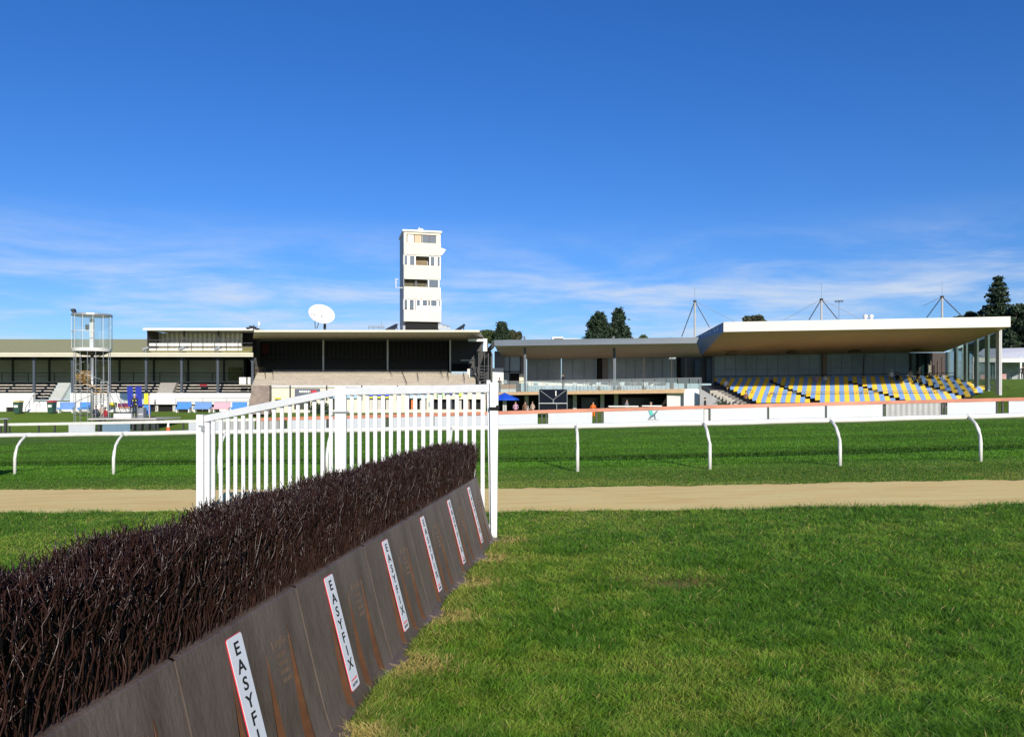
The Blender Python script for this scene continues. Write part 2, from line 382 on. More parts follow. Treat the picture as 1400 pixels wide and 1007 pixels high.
def make_board():
    m = MB(); NU = len(us)
    for j in range(ntt+1):
        t = j/ntt
        for u in us:
            s = (u-1)*MODW; m.v.append(tuple(face_pt(s, t, board_depth(u, t))))
    for j in range(ntt):
        for i in range(NU-1):
            a = j*NU+i; m.f.append((a, a+1, a+NU+1, a+NU)); m.m.append(1 if any(0 <= (us[i]+us[i+1])/2-c_ < .006 for c_, _ in GR) and j/ntt < .79 else 0)
    # top lip: rounded ledge and back
    prof = [(-LEAN-.006, BH+.006), (-LEAN-.018, BH+.010), (-LEAN-.060, BH+.010), (-LEAN-.066, BH-.3)]
    i0 = len(m.v)
    for k, (o_, z_) in enumerate(prof):
        for u in (0.008, .25, .5, .75, .992):
            p = FD*((u-1)*MODW)+FN*o_; m.v.append((p.x, p.y, z_+.002*math.sin(u*9)))
    top = ntt*NU
    for k in range(len(prof)-1):
        for i in range(4):
            a = i0+k*5+i; m.f.append((a, a+1, a+6, a+5)); m.m.append(0)
    q = [face_pt(-MODW*.992, 1), face_pt(-MODW*.008, 1)]
    m.face([q[0], q[1], m.v[i0+4], m.v[i0]])
    # side and back skin
    for s_ in (-MODW*.996, -.004*MODW):
        pts = [face_pt(s_, t/8) for t in range(9)]; bk = FD*s_+FN*(-.30)
        m.face([p for p in pts]+[Vector((bk.x, bk.y, BH*.9)), Vector((bk.x, bk.y, 0))])
    # foot flange on the ground
    for (u0, u1, o1) in ((0.0, .10, .13), (.10, .30, .05), (.30, .75, .035), (.75, .93, .06), (.93, 1., .12)):
        a = FD*((u0-1)*MODW); c_ = FD*((u1-1)*MODW)
        m.hexa([tuple(a-FN*.03-Vector((0, 0, .03))), tuple(a+FN*o1-Vector((0, 0, .03))), tuple(c_+FN*o1*.9-Vector((0, 0, .03))), tuple(c_-FN*.03-Vector((0, 0, .03)))],
               [tuple(a-FN*.03+Vector((0, 0, .035))), tuple(a+FN*(o1-.02)+Vector((0, 0, .012))), tuple(c_+FN*(o1*.9-.02)+Vector((0, 0, .012))), tuple(c_-FN*.03+Vector((0, 0, .035)))])
    return m.build('base_board', [plast, sunlitp], fence, local=True)
# label plate with lettering
def place_face(vs, s0, t0, d):     # local 2D (x along fence, y up the board) -> 3D
    out = []
    up = (face_pt(0, .9)-face_pt(0, .1)).normalized(); nrm = FD.cross(up).normalized()
    if nrm.dot(FN) < 0: nrm = -nrm
    o = face_pt(s0, t0)
    for x, y, z in vs: out.append(tuple(o+FD*x+up*y+nrm*(d+z)))
    return out
def rrect(w, h, r, n=5):
    pts = []
    for cx, cy, a in ((w-r, h-r, 0), (-w+r, h-r, 90), (-w+r, -h+r, 180), (w-r, -h+r, 270)):
        for k in range(n+1):
            t = R(a+90*k/n); pts.append((cx+r*math.cos(t), cy+r*math.sin(t)))
    return pts
def make_label(board):
    m = MB(); s0 = -MODW*(1-.385); t0 = .535; hh = .335; ww = .071
    for (w_, h_, d_, mi) in ((ww, hh, .008, 1), (ww-.003, hh-.003, .010, 0)):
        m.cur = mi; pts = [(x, y, 0) for x, y in rrect(w_, h_, .014)]
        m.hexa(place_face(pts, s0, t0, d_-.004), place_face(pts, s0, t0, d_))
    m.cur = 2
    for k, ch in enumerate('EASYFIX'):
        vs, fs_ = text_mesh(ch, .098, None, .0006, sx=1.05)
        cy = hh-.062-k*.0775
        P = place_face([(x, y*.82+cy, z) for x, y, z in vs], s0, t0, .0112); i0 = len(m.v); m.v += P
        for f_ in fs_: m.f.append(tuple(i0+q for q in f_)); m.m.append(2)
    for body, sz, cy, mi in (('www.easyfix', .018, -hh+.058, 1), ('EASYFIX', .024, -hh+.028, 2)):
        vs, fs_ = text_mesh(body, sz, None, .0004); P = place_face([(x, y+cy, z) for x, y, z in vs], s0, t0, .0112); i0 = len(m.v); m.v += P
        for f_ in fs_: m.f.append(tuple(i0+q for q in f_)); m.m.append(mi)
    return m.build('label', [labelw, txtred, txtblack], board, local=True)
emb_m = mat('worn_embossed_plastic', (.125, .085, .062), .5, .2)
def make_emboss(board):
    m = MB(); s0 = -MODW*(1-.72)
    for body, sz, y in (('EasyFix', .058, .13), ('EASYFIX', .030, .07), ('EASYFIX', .030, .03), ('EASYFIX', .030, -.01), ('EASYFIX', .030, -.05)):
        vs, fs_ = text_mesh(body, sz, None, .0012); P = place_face([(x+.012, yy+y, z) for x, yy, z in vs], s0, .60, .0035); i0 = len(m.v); m.v += P
        for f_ in fs_: m.f.append(tuple(i0+q for q in f_)); m.m.append(0)
    for y in (.168, .092):
        P = [(-.1, y, 0), (.1, y, 0), (.1, y+.004, 0), (-.1, y+.004, 0)]; m.hexa(place_face(P, s0, .60, 0), place_face(P, s0, .60, .003))
    return m.build('embossed_lettering', emb_m, board, local=True)
board = make_board(); lab = make_label(board); emb = make_emboss(board)
# brush
def make_brush(seed):
    r = random.Random(seed); m = MB()
    H0 = .60; NR = 20; NS = 112
    for j in range(NR):
        off = -LEAN-.040-j*.0195
        inner = 3 < j < NR-2
        for i in range(NS if not inner else 70):
            s = -(i+.5+r.uniform(-.4, .4))*MODW/(NS if not inner else 70); o = off+r.uniform(-.009, .009)
            hh = (BH+.415+.045*r.random()+.02*math.sin(s*7+seed)+.012*math.sin(s*23+j)-(.05*r.random() if j < 2 else 0))*r.choice((1, 1, .99, .98, .95))
            z0 = H0 if not inner else .9
            nseg = 9 if not inner else 4
            ph, ph2 = r.uniform(0, 6.3), r.uniform(0, 6.3); amp = r.uniform(.007, .021); fr = r.uniform(18, 48)
            dl = r.uniform(-.09, .09); do = r.uniform(-.04, .04)+(.06 if j < 4 else 0)*r.random()
            pts = []; rr = []
            r0 = r.uniform(.0024, .0040)
            for k in range(nseg+1):
                t = k/nseg; z = z0+(hh-z0)*t
                a_ = s+dl*t*t+amp*math.sin(ph+fr*z)*(.35+t*.9); b_ = o+do*t*t+amp*math.cos(ph2+fr*.8*z)*(.3+t)
                p = FD*a_+FN*b_; pts.append(Vector((p.x, p.y, z))); rr.append(r0*(1.5 if k == 0 else 1.1-.45*t))
            m.tube(pts, rr, 4 if not inner else 3, False)
            for q in range(r.choice((2, 3, 4)) if not inner else 4):
                t = r.uniform(.3, .97)**.8 if not inner else r.uniform(.55, .98); kk = min(nseg-1, int(t*nseg)); p = pts[kk].lerp(pts[kk+1], t*nseg-kk)
                an = r.uniform(0, 6.3); L_ = r.uniform(.03, .08)
                d = Vector((math.cos(an)*.65, math.sin(an)*.65, .75))
                p1 = p+d*L_*.5+Vector((r.uniform(-.008, .008), r.uniform(-.008, .008), 0)); p2 = p1+Vector((d.x*.3, d.y*.3, 1))*L_*.5
                if p2.z > hh+.03: continue
                m.tube([p, p1, p2], [.0026, .0021, .0012], 3, False)
                if r.random() < .5: m.tube([p1, p1+Vector((r.uniform(-.028, .028), r.uniform(-.028, .028), .026))], [.0020, .0011], 3, False)
    o = m.build('brush', brushm, fence, smooth=True, local=True); return o
brs = [make_brush(s_) for s_ in (1, 2, 3)]
for k in range(7):
    off = FD*(-k*MODW); off.z = g(FEND.x+off.x, FEND.y+off.y)-g(FEND.x, FEND.y)
    if k == 0: board.location = off
    else:
        c = board.copy(); COL.objects.link(c); c.parent = fence; c.location = off
        for q in (lab, emb): d = q.copy(); COL.objects.link(d); d.parent = c
    if k < 3: brs[k].location = off
    else: c = brs[k % 3].copy(); COL.objects.link(c); c.parent = fence; c.location = off
# dark core behind the bristles
m = MB(); a = FD*(-7*MODW); 
P = lambda s, o, z: tuple(FD*s+FN*o+Vector((0, 0, z)))
m.hexa([P(-7*MODW+.02, -LEAN-.12, 0), P(-.03, -LEAN-.12, 0), P(-.03, -LEAN-.36, 0), P(-7*MODW+.02, -LEAN-.36, 0)],
       [P(-7*MODW+.02, -LEAN-.13, .95), P(-.03, -LEAN-.13, .95), P(-.03, -LEAN-.33, .95), P(-7*MODW+.02, -LEAN-.33, .95)])
m.build('brush_core', mat('brush_core_plastic', (.012, .006, .006), .8), fence, local=True)

# ------------------------------------------------------------------ white wing beside the fence
WP = [Vector((PX(675.5, 10.25), 10.25, 0)), Vector((PX(466, 11.05), 11.05, 0)), Vector((PX(277.5, 11.95), 11.95, 0))]
WT = [PZ(522.5, 10.25), PZ(528, 11.05), PZ(566.5, 11.95)]
for p in WP: p.z = g(p.x, p.y)
wing = thing('fence_wing', 'white picket wing with sloping top rail at the far end of the brush fence', 'fence wing', tuple(WP[1]))
def post(p, top, wid, wbot, name, d=.10):
    m = MB(); h = wid/2; q = wbot/2
    m.hexa([(p.x-q, p.y-d/2, p.z-.02), (p.x+q, p.y-d/2, p.z-.02), (p.x+q, p.y+d/2, p.z-.02), (p.x-q, p.y+d/2, p.z-.02)],
           [(p.x-h, p.y-d/2, top), (p.x+h, p.y-d/2, top), (p.x+h, p.y+d/2, top), (p.x-h, p.y+d/2, top)])
    return m.build(name, pvc2, wing, bevel=.006)
po = post(WP[0]+Vector((.0, 0, 0)), WT[0], .115, .075, 'post', .11)
tp_ = post(WP[0]+Vector((-.045, .03, 0)), WT[0]+.03, .05, .02, 'post', .05)
for v_ in tp_.data.vertices:
    if v_.co.z > .5: v_.co.x -= .028
m = MB(); p = WP[0]; z = PZ(558.5, 10.25); m.box(p.x-.062, p.x+.062, p.y-.062, p.y+.062, z-.022, z+.022); m.box(p.x+.03, p.x+.07, p.y-.075, p.y-.05, z-.012, z+.045)
m.build('strap', black, po)
po = post(WP[1], WT[1], .16, .14, 'post', .08)
m = MB(); p = WP[1]; z = PZ(563.5, 11.05); m.box(p.x-.10, p.x+.10, p.y-.045, p.y+.045, z-.015, z+.015); m.tube([(p.x-.12, p.y-.05, z), (p.x+.12, p.y-.05, z)], .008, 6)
m.build('strap', steelg, po)
po = post(WP[2]+Vector((-.035, 0, 0)), WT[2], .10, .10, 'post', .10)
post(WP[2]+Vector((.06, .03, 0)), WT[2]-.03, .075, .075, 'post', .07)
m = MB(); p = WP[2]; z = PZ(585, 11.95); m.box(p.x-.0, p.x+.035, p.y-.085, p.y-.03, z-.04, z+.03); m.tube([(p.x-.04, p.y-.07, z+.035), (p.x+.05, p.y-.07, z+.035)], .007, 6)
m.build('latch', steelg, po)
def wrail(a, b, za, zb, hgt, name='top_rail'):
    m = MB(); d = Vector((b.x-a.x, b.y-a.y, 0)).normalized(); nn = Vector((d.y, -d.x, 0))*.022
    A = Vector((a.x, a.y, za)); B = Vector((b.x, b.y, zb)); dn_ = Vector((0, 0, hgt))
    m.hexa([A-dn_-nn, B-dn_-nn, B-dn_+nn, A-dn_+nn], [A-nn, B-nn, B+nn, A+nn]); return m.build(name, pvc2, wing, bevel=.008)
wrail(WP[1], WP[0]+Vector((-.06, 0, 0)), PZ(530, 11.05), PZ(525, 10.25), .105)
wrail(WP[2]+Vector((.03, 0, 0)), WP[1]+Vector((-.08, 0, 0)), PZ(567.5, 11.95), PZ(531, 11.05), .105)
wrail(WP[1], WP[0], WP[1].z+.16, WP[0].z+.16, .07, 'bottom_rail'); wrail(WP[2], WP[1], WP[2].z+.14, WP[1].z+.16, .07, 'bottom_rail')
def pickets(a, b, za, zb, N, t0, t1):
    for k in range(N):
        t = t0+(t1-t0)*k/(N-1); p = a.lerp(b, t); top = za+(zb-za)*t-.06; gz = g(p.x, p.y)+.05
        m = MB(); jx = random.uniform(-.006, .006); w_ = .026
        m.hexa([(p.x-w_+jx, p.y+.012, gz), (p.x+w_+jx, p.y+.012, gz), (p.x+w_+jx, p.y+.045, gz), (p.x-w_+jx, p.y+.045, gz)],
               [(p.x-w_, p.y+.012, top), (p.x+w_, p.y+.012, top), (p.x+w_, p.y+.045, top), (p.x-w_, p.y+.045, top)])
        m.build('picket', pvc2, wing, bevel=.004)
pickets(WP[1], WP[0], PZ(530, 11.05), PZ(525, 10.25), 17, .075, .93)
pickets(WP[2], WP[1], PZ(567.5, 11.95), PZ(531, 11.05), 16, .075, .93)

# ------------------------------------------------------------------ near running rail
RX = [-20.6, -17.3, -14.1, -10.85, -7.75, -4.75, -1.55, 1.6, 4.75, 7.95, 11.55, 15.0]
def ry(x): return interp(x, [-40, -14.1, -10.85, 1.6, 4.75, 7.95, 11.55, 40], [25.6, 22.6, 21.7, 19.3, 19.15, 19.3, 19.6, 21.5])
RH = 1.15; ARM = .60
rail = thing('running_rail', 'long white plastic running rail on curved posts beside the sand path', 'running rail', (0, ry(0), g(0, ry(0))))
m = MB(); pts = []
for x in np.linspace(-24, 19, 60): y = ry(x)+ARM; pts.append((x, y, g(x, ry(x))+RH-.06+.006*math.sin(x*2)))
m.tube(pts, .064, 12, flat=.8); m.build('rail', pvc, rail, smooth=True)
for x in RX:
    y = ry(x); z = g(x, y); m = MB()
    jx = random.uniform(-.02, .02)
    m.tube([(x+jx, y, z-.03), (x+jx, y, z+.45), (x+jx, y+.03, z+.62), (x, y+.11, z+.78), (x, y+.24, z+.92), (x, y+.40, z+1.02), (x, y+ARM-.03, z+RH-.06)], [.043, .043, .042, .040, .037, .034, .032], 10)
    p_ = m.build('rail_post', pvc, rail, smooth=True)
for x in RX[2:11]:
    xx = x+.06; m = MB(); y = ry(xx)+ARM; z = g(xx, ry(xx))+RH-.06
    m.tube([(xx-.05, y-.003, z), (xx+.05, y-.003, z)], .070, 10, flat=.85); m.box(xx-.11, xx-.085, y-.085, y-.05, z+.02, z+.035)
    m.build('rail_clamp', pvc, rail, smooth=False)

ob = thing('shade_board', 'white board on legs, added unseen left of the picture to shade the track', 'shade board', (-15.6, 20.3, g(-15.6, 20.3)))  # unseen board added to cast the dark patch on the track
m = MB(); m.box(-17.6, -13.75, 20.25, 20.33, g(-15.6, 20.3)+.05, g(-15.6, 20.3)+1.45); m.build('board', white, ob)
for x in (-17.3, -15.6, -14.0): m = MB(); m.box(x-.04, x+.04, 20.34, 20.42, g(x, 20.3)-.02, g(x, 20.3)+1.4); m.build('leg', steelg, ob)
# ------------------------------------------------------------------ far track fence
def fy(x): return interp(x, FX, FY)
def fpt(px):                      # point on the fence line seen at a photo column
    Y = 52.
    for _ in range(12): Y = fy(PX(px, Y))
    return Vector((PX(px, Y), Y, 0))
TOPX = [-200, 0, 100, 270, 350, 660, 1000, 1400, 1500]; TOPY = [582, 578, 576.5, 573.2, 571, 562.5, 553, 543, 540.5]
def ftop(px): p = fpt(px); return PZ(interp(px, TOPX, TOPY)+2.2, p.y)
def fence_rail(name, x0, x1, label, mats, seg, r=.10, cat='track fence'):
    a = fpt((x0+x1)/2); root = thing(name, label, cat, (a.x, a.y, g(a.x, a.y)))
    m = MB(); k = 0; xs_ = list(np.arange(x0, x1, 12.))+[x1]
    for i in range(len(xs_)-1):
        a = fpt(xs_[i]); b_ = fpt(xs_[i+1]); za, zb = ftop(xs_[i]), ftop(xs_[i+1])
        m.cur = 0
        m.hexa([(a.x, a.y-.05, za-r), (b_.x, b_.y-.05, zb-r), (b_.x, b_.y+.05, zb-r), (a.x, a.y+.05, za-r)],
               [(a.x, a.y-.05, za+r), (b_.x, b_.y-.05, zb+r), (b_.x, b_.y+.05, zb+r), (a.x, a.y+.05, za+r)])
    m.build('rail', mats, root); return root
ffence = fence_rail('track_fence', 350, 1500, 'far track fence with orange top rail and white advertising panels in front of the stands', [orangep], 1, .105)
ffl = fence_rail('track_rail', 12, 350, 'white top rail with panels below it in front of the old grandstand', [pvc], 1, .10, 'track rail')
ffl2 = fence_rail('track_rail', -200, 11, 'short stretch of lower white rail at the far left edge of the track', [pvc], 1, .09, 'track rail')
def fpost(px, root, m_=dark, w_=.05, up=.0):
    p = fpt(px); zt = ftop(px)-.05+up; m = MB(); m.box(p.x-w_, p.x+w_, p.y+.06, p.y+.14, g(p.x, p.y)-.02, zt); m.build('post', m_, root)
def fpanel(x0, x1, root, m_, top=.11, name='advertising_panel', drop=0.1):
    a, b_ = fpt(x0), fpt(x1); za, zb = ftop(x0)-top, ftop(x1)-top; m = MB()
    ga, gb = g(a.x, a.y)+drop, g(b_.x, b_.y)+drop
    m.hexa([(a.x, a.y-.02, ga), (b_.x, b_.y-.02, gb), (b_.x, b_.y+.03, gb), (a.x, a.y+.03, ga)], [(a.x, a.y-.02, za), (b_.x, b_.y-.02, zb), (b_.x, b_.y+.03, zb), (a.x, a.y+.03, za)])
    return m.build(name, m_, root)
for x0, x1, r_, m_ in ((94, 130, ffl, whitepanel), (140, 178, ffl, bluegp), (258, 300, ffl, whitepanel), (302, 348, ffl, greypanel), (352, 382, ffence, greypanel),
                       (393, 446, ffence, whitepanel), (451, 527, ffence, whitepanel), (534, 590, ffence, whitepanel), (594, 666, ffence, whitepanel), (669, 735, ffence, whitepanel), (749.5, 809.5, ffence, whitepanel),
                       (825.5, 962, ffence, whitepanel), (971.5, 1048.5, ffence, whitepanel), (1051.5, 1127.5, ffence, whitepanel), (1130.5, 1206.5, ffence, whitepanel),
                       (1211, 1286, ffence, greypanel), (1295, 1361, ffence, whitepanel), (1379, 1450, ffence, whitepanel)):
    pn_ = fpanel(x0, x1, r_, m_)
    if x0 == 825.5: logo_parent = pn_
for px in (383, 389, 447.5, 449.5, 529, 592, 667, 741, 747, 816, 823, 970, 1050, 1129, 1209, 1289, 1293, 1364, 1372): fpost(px, ffence)
fpost(966, ffence, pvc, .12)
for px in (12, 52, 74, 135, 215, 250, 285, 330): fpost(px, ffl)
fpost(0, ffl2)
# emblem on the panel: abstract teal and grey running figure
m = MB(); a = fpt(892); Y = a.y-.06
def poly(pts, mi):
    m.cur = mi; m.hexa([W(x, y, Y+.02) for x, y in pts][::-1], [W(x, y, Y) for x, y in pts][::-1])
poly([(887, 560.5), (892, 561), (893, 566), (889.5, 568), (887.6, 564)], 0)
poly([(889.5, 568), (893, 566), (899, 560.3), (899.6, 561.5), (894, 569), (888, 572.5), (886.5, 572.5)], 1)
poly([(894.2, 568), (895.7, 566.5), (896.6, 572.6), (895, 572.6)], 1)
poly([(886, 572.9), (901, 572.9), (901, 573.6), (886, 573.6)], 2)
m.build('emblem', [mat('teal_print', (.05, .45, .40), .5), mat('slate_print', (.07, .14, .18), .5), mat('grey_print', (.3, .3, .32), .5)], logo_parent)
# small capped post at left
p = fpt(10); m = MB(); root = thing('capped_post', 'dark post with a flat grey cap at the left end of the track rail', 'post', (p.x, p.y-.2, g(p.x, p.y)))
m.box(p.x-.08, p.x+.08, p.y-.3, p.y-.14, g(p.x, p.y), PZ(573, p.y)); m.build('post', dark, root)
m = MB(); m.box(p.x-.32, p.x+.32, p.y-.45, p.y, PZ(573, p.y), PZ(571.2, p.y)); m.build('cap', steelg, root)
# traffic cone
p = Vector((PX(230, 57), 57, 0)); z = PZ(585, 57); cone = thing('traffic_cone', 'orange and white traffic cone standing behind the white track rail', 'traffic cone', (p.x, p.y, g(p.x, p.y)))
z = g(p.x, p.y); zt = PZ(576, 57)
m = MB(); m.disc((p.x, p.y), .2, z+.04, .10, z+(zt-z)*.55, 14); m.box(p.x-.25, p.x+.25, p.y-.25, p.y+.25, z, z+.04); m.build('cone', mat('orange_cone', (.8, .12, .02), .5), cone)
m = MB(); m.disc((p.x, p.y), .10, z+(zt-z)*.55, .05, zt, 14); m.build('white_sleeve', white, cone)

# ------------------------------------------------------------------ OLD GRANDSTAND (left)
YA = 82.
st = thing('old_grandstand', 'low old grandstand with olive roof and open timber bench rows at the left', 'grandstand', (PX(100, YA), YA, .5))
A = lambda m, name, mt_, **k: m.build(name, mt_, st, **k)
m = MB(); zf = PZ(482.5, 81.3); zr = PZ(463.5, 93)
m.hexa([(PX(-260, 81.3), 81.3, zf-.12), (PX(345, 81.3), 81.3, zf-.12), (PX(345, 93), 93, zr-.12), (PX(-260, 81.3), 93, zr-.12)], [(PX(-260, 81.3), 81.3, zf), (PX(345, 81.3), 81.3, zf), (PX(345, 93), 93, zr), (PX(-260, 81.3), 93, zr)])
A(m, 'roof', greenroof)
m = MB(); m.pbox(-260, 346, 482, 487.5, 81.2, .08); A(m, 'fascia', cream)
m = MB(); m.pbox(-260, 346, 484.3, 484.9, 81.15, .05); A(m, 'gutter', mat('dull_cream_paint', (.4, .38, .3), .6))  # duller cream strip along the fascia
m = MB(); m.pbox(-260, 345, 488, 523, 91.5, .15); A(m, 'back_wall', greyw)
m = MB(); m.pbox(-260, 345, 486, 492, 90.8, .1); A(m, 'beam', dark)
for px in (-150, -100, -52, 17, 67, 112, 163, 210, 257, 306):
    m = MB(); m.pbox(px-1.2, px+1.2, 488, 523, 90.6, .15); A(m, 'inner_post', dark)
for px in (-104, -54, -4, 46, 98.5, 149.5, 199.5, 248, 297.5, 345):
    m = MB(); m.pbox(px-1.5, px+1.5, 487, 537, 82.1, .2)
    for sgn in (-1, 1): m.tube([W(px, 496, 82.2), W(px+sgn*5, 489, 82.2)], .05, 5)
    A(m, 'roof_post', bluegrey)
m = MB()
for k, py in enumerate((521.5, 525.5, 529.5, 533.5, 537.5, 541.5)):
    Yk = 88.-k*1.05
    for x0, x1 in ((-260, 68+ (5-k)*2.4-2), (97, 219-k*1.), (241-k*1.2, 345)):
        m.cur = 0; m.pbox(x0, x1, py, py+1.3, Yk, .35); m.cur = 1; m.pbox(x0, x1, py+1.3, py+4.4, Yk+.45, .1)
A(m, 'bench_row', [mat('weathered_bench_paint', (.50, .47, .43), .8, .2, 3.), black]); 
m = MB()
for k in range(9):
    Yk = 87.5-k*.62; x0 = 80-k*1.6; py = 523.5+k*2.7; m.pbox(x0, x0+16, py, py+1.5, Yk, .5)
A(m, 'aisle_steps', greyw)
m = MB()
for k in range(6): Yk = 87-k*.85; py = 523+k*2.6; m.pbox(219-k, 241-k*1.2, py, py+2.3, Yk, .8)
A(m, 'aisle_steps', mat('grey_step_paint', (.33, .31, .29), .8, .15))
m = MB(); m.pbox(-260, 345, 509, 509.8, 89, .05); m.pbox(-260, 345, 514, 514.4, 89, .05)
for px in range(-250, 345, 36): m.pbox(px, px+.8, 509, 522, 89, .05)
A(m, 'handrail', dark)
m = MB(); m.pbox(-260, 47, 537, 556.5, 81.9, .2); m.pbox(-260, 8, 556.5, 563, 81.9, .2); m.pbox(31, 47, 556.5, 563, 81.9, .2)
m.pbox(96, 343, 537, 552.5, 81.9, .2); m.pbox(96, 186, 552.5, 563, 81.9, .2)
m.pbox(47, 96, 549, 563, 82.1, .2); m.pbox(300, 343, 552.5, 563, 81.9, .2)
A(m, 'front_wall', white)
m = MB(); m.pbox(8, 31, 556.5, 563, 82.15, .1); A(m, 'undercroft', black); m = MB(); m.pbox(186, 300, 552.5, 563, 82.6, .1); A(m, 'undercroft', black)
for x in (195, 212, 236, 262, 285):
    m = MB(); m.pbox(x, x+4, 552.5, 563, 82.3, .1); A(m, 'pier', greyw)
m = MB()
for k in range(8):
    z0 = .45; z1 = PZ(561-k*2, 80); Yk = 79.6+k*.3; m.box(PX(37+k*1.5, Yk), PX(68, Yk), Yk, 81.9, z0, PZ(561-k*1.75, Yk))
A(m, 'stairs', white)
for xa in (38, 52):
    m = MB(); a = W(xa-3, 557, 79.6); b_ = W(xa+8, 539, 81.8); m.tube([a, b_], .03, 5)
    for t in (0, .5, 1): p = a.lerp(b_, t); m.tube([p, p-Vector((0, 0, .9))], .025, 5)
    A(m, 'handrail', steelg)
m = MB(); m.pbox(327, 336.5, 515.5, 525, 83, .06); m.pbox(338.5, 342.5, 515.5, 525, 83, .06); A(m, 'notice_board', white)
m = MB(); m.pbox(273, 283, 524.8, 528, 85, .05); A(m, 'seat_cushion', mat('dark_red_cushion', (.22, .02, .03), .8))
m = MB(); m.pbox(312, 331, 502, 520, 91.3, .1); A(m, 'back_opening', mat('sunlit_bank_view', (.22, .21, .10), .8, .5, .8))
for px in (330, 337):
    m = MB(); m.pbox(px, 343, 489, 520, 88, .1); 
m.pbox(333, 343, 489, 520, 88, .1); A(m, 'louvre', black)
# upper box on roof
bx_ = thing('upper_viewing_box', 'white roofed viewing box with corrugated back standing on the olive roof', 'viewing box', (PX(270, 83), 83, PZ(482, 83)))
B = lambda m, name, mt_: m.build(name, mt_, bx_)
m = MB(); m.slab([(PX(195.5, 82), 82, PZ(448.2, 82)), (PX(347, 82), 82, PZ(448.2, 82)), (PX(347, 82), 90, PZ(448.2, 82)+.3), (PX(195.5, 82), 90, PZ(448.2, 82)+.3)], .24); B(m, 'roof', white)
m = MB(); m.pbox(202, 331, 455, 482, 85.6, .1); B(m, 'back_wall', corrw)
m = MB(); m.pbox(329, 347, 452, 482, 88, .1); B(m, 'side_panel', dark)
m = MB(); m.box(PX(201, 83), PX(202, 83), 83, 89, PZ(482, 83), PZ(451, 83)); B(m, 'side_wall', dark)
for px in (202.5, 251.5, 298.5):
    m = MB(); m.pbox(px-1, px+1, 451.5, 481, 83.4, .15); B(m, 'post', dark)
m = MB(); m.pbox(203, 330, 464.3, 465.5, 83.3, .08); m.pbox(203, 345, 473, 474.5, 83.2, .08); m.pbox(330, 345, 468.5, 469.3, 83.2, .08); B(m, 'rail', dark)
m = MB(); m.pbox(203.5, 330, 469, 472.8, 83.35, .05); m.pbox(203.5, 331, 476, 481.5, 83.35, .05); B(m, 'white_panel', white)
for px in range(213, 330, 16): m = MB(); m.pbox(px, px+.7, 466, 481.5, 83.25, .06); B(m, 'baluster', dark)
for k, px in enumerate((199, 248, 297)):
    fl = thing('floodlight', ['grey floodlight on the left corner of the viewing box', 'grey floodlight on the gutter below the middle post of the viewing box', 'grey floodlight on the gutter below the right post of the viewing box'][k], 'floodlight', tuple(W(px, 482, 81.3)))
    m = MB(); m.tube([W(px, 482, 81.3), W(px+1, 478, 81.3)], .05, 5); m.build('bracket', steelg, fl)
    m = MB(); a = W(px+1, 478, 81.3); m.hexa([a+Vector(q) for q in ((-.3, -.2, -.12), (.3, -.2, .12), (.3, .1, .12), (-.3, .1, -.12))], [a+Vector(q) for q in ((-.35, -.2, .12), (.2, -.2, .36), (.2, .1, .36), (-.35, .1, .12))]); m.build('lamp_head', steelg, fl)

# ------------------------------------------------------------------ CONCRETE STAND (middle)
YB = 76.
st2 = thing('concrete_grandstand', 'wide concrete terrace stand under a flat tan corrugated roof', 'grandstand', (PX(500, YB), YB, .5))
A = lambda m, name, mt_, **k: m.build(name, mt_, st2, **k)
zr = PZ(453.5, 76)
m = MB(); m.hexa([(PX(348, 76), 76, zr), (PX(655, 76), 76, zr), (PX(655, 76), 93, zr+.3), (PX(345, 93), 93, zr+.3)], [(PX(348, 76), 76, zr+.17), (PX(655, 76), 76, zr+.17), (PX(655, 76), 93, zr+.5), (PX(345, 93), 93, zr+.5)])
A(m, 'roof', soffit)
m = MB(); m.pbox(347.5, 655.5, 450.9, 453.8, 75.9, .09); A(m, 'fascia', cream2)
m = MB(); m.pbox(345, 660, 462, 500, 92.5, .2); A(m, 'back_wall', corrd)
m = MB(); m.pbox(352, 645, 465, 466.5, 86.8, .2); A(m, 'roof_beam', dark)
for px in (442, 530, 615.5):
    m = MB(); m.tube([W(px, 463.8, 86.5), W(px, 507.5, 86.5)], .09, 8); A(m, 'roof_post', white)
# upper rows, coloured dark to paint in the roof's shade
m = MB()
for k in range(7):
    Yk = 92.4-k*.86; py = 488+k*2.65; m.cur = 0; m.pbox(356+ (k-6)*.3, 612, py, py+1.1, Yk-.2, .3); m.cur = 1; m.pbox(354, 640, py+1.1, py+3.6, Yk+.05, .5)
A(m, 'timber_row', [mat('shaded_bench_timber', (.10, .095, .09), .8, .2), black])
m = MB()
NB = 10
for k in range(NB):           # concrete terraces, sunlit
    Yk = 86.2-k*1.02; zt = PZ(507.5, 86.2)+(PZ(526.5, 76.2)-PZ(507.5, 86.2))*k/(NB-1)
    x1 = 616 if k < 2 else (640 if k < 4 else 650)
    m.box(PX(352-k*.9, Yk), PX(x1, Yk), Yk, Yk+1.05, zt-.9, zt)
A(m, 'terrace', conc)
m = MB()
for k in range(NB):
    Yk = 86.2-k*1.02; zt = PZ(507.5, 86.2)+(PZ(526.5, 76.2)-PZ(507.5, 86.2))*k/(NB-1)
    m.box(PX(373, Yk), PX(612 if k < 2 else 640, Yk), Yk-.10, Yk+.22, zt+.07, zt+.12)
A(m, 'seat_plank', mat('bleached_seat_timber', (.50, .45, .38), .8, .3, 4.))
m = MB()
for k in range(9): Yk = 76-k*-.0-k*.45; m.box(PX(347-k*.7, Yk), PX(370, Yk), Yk-.45, Yk+.02, .4, PZ(527+k*3.6, Yk))
A(m, 'stairs', concd)
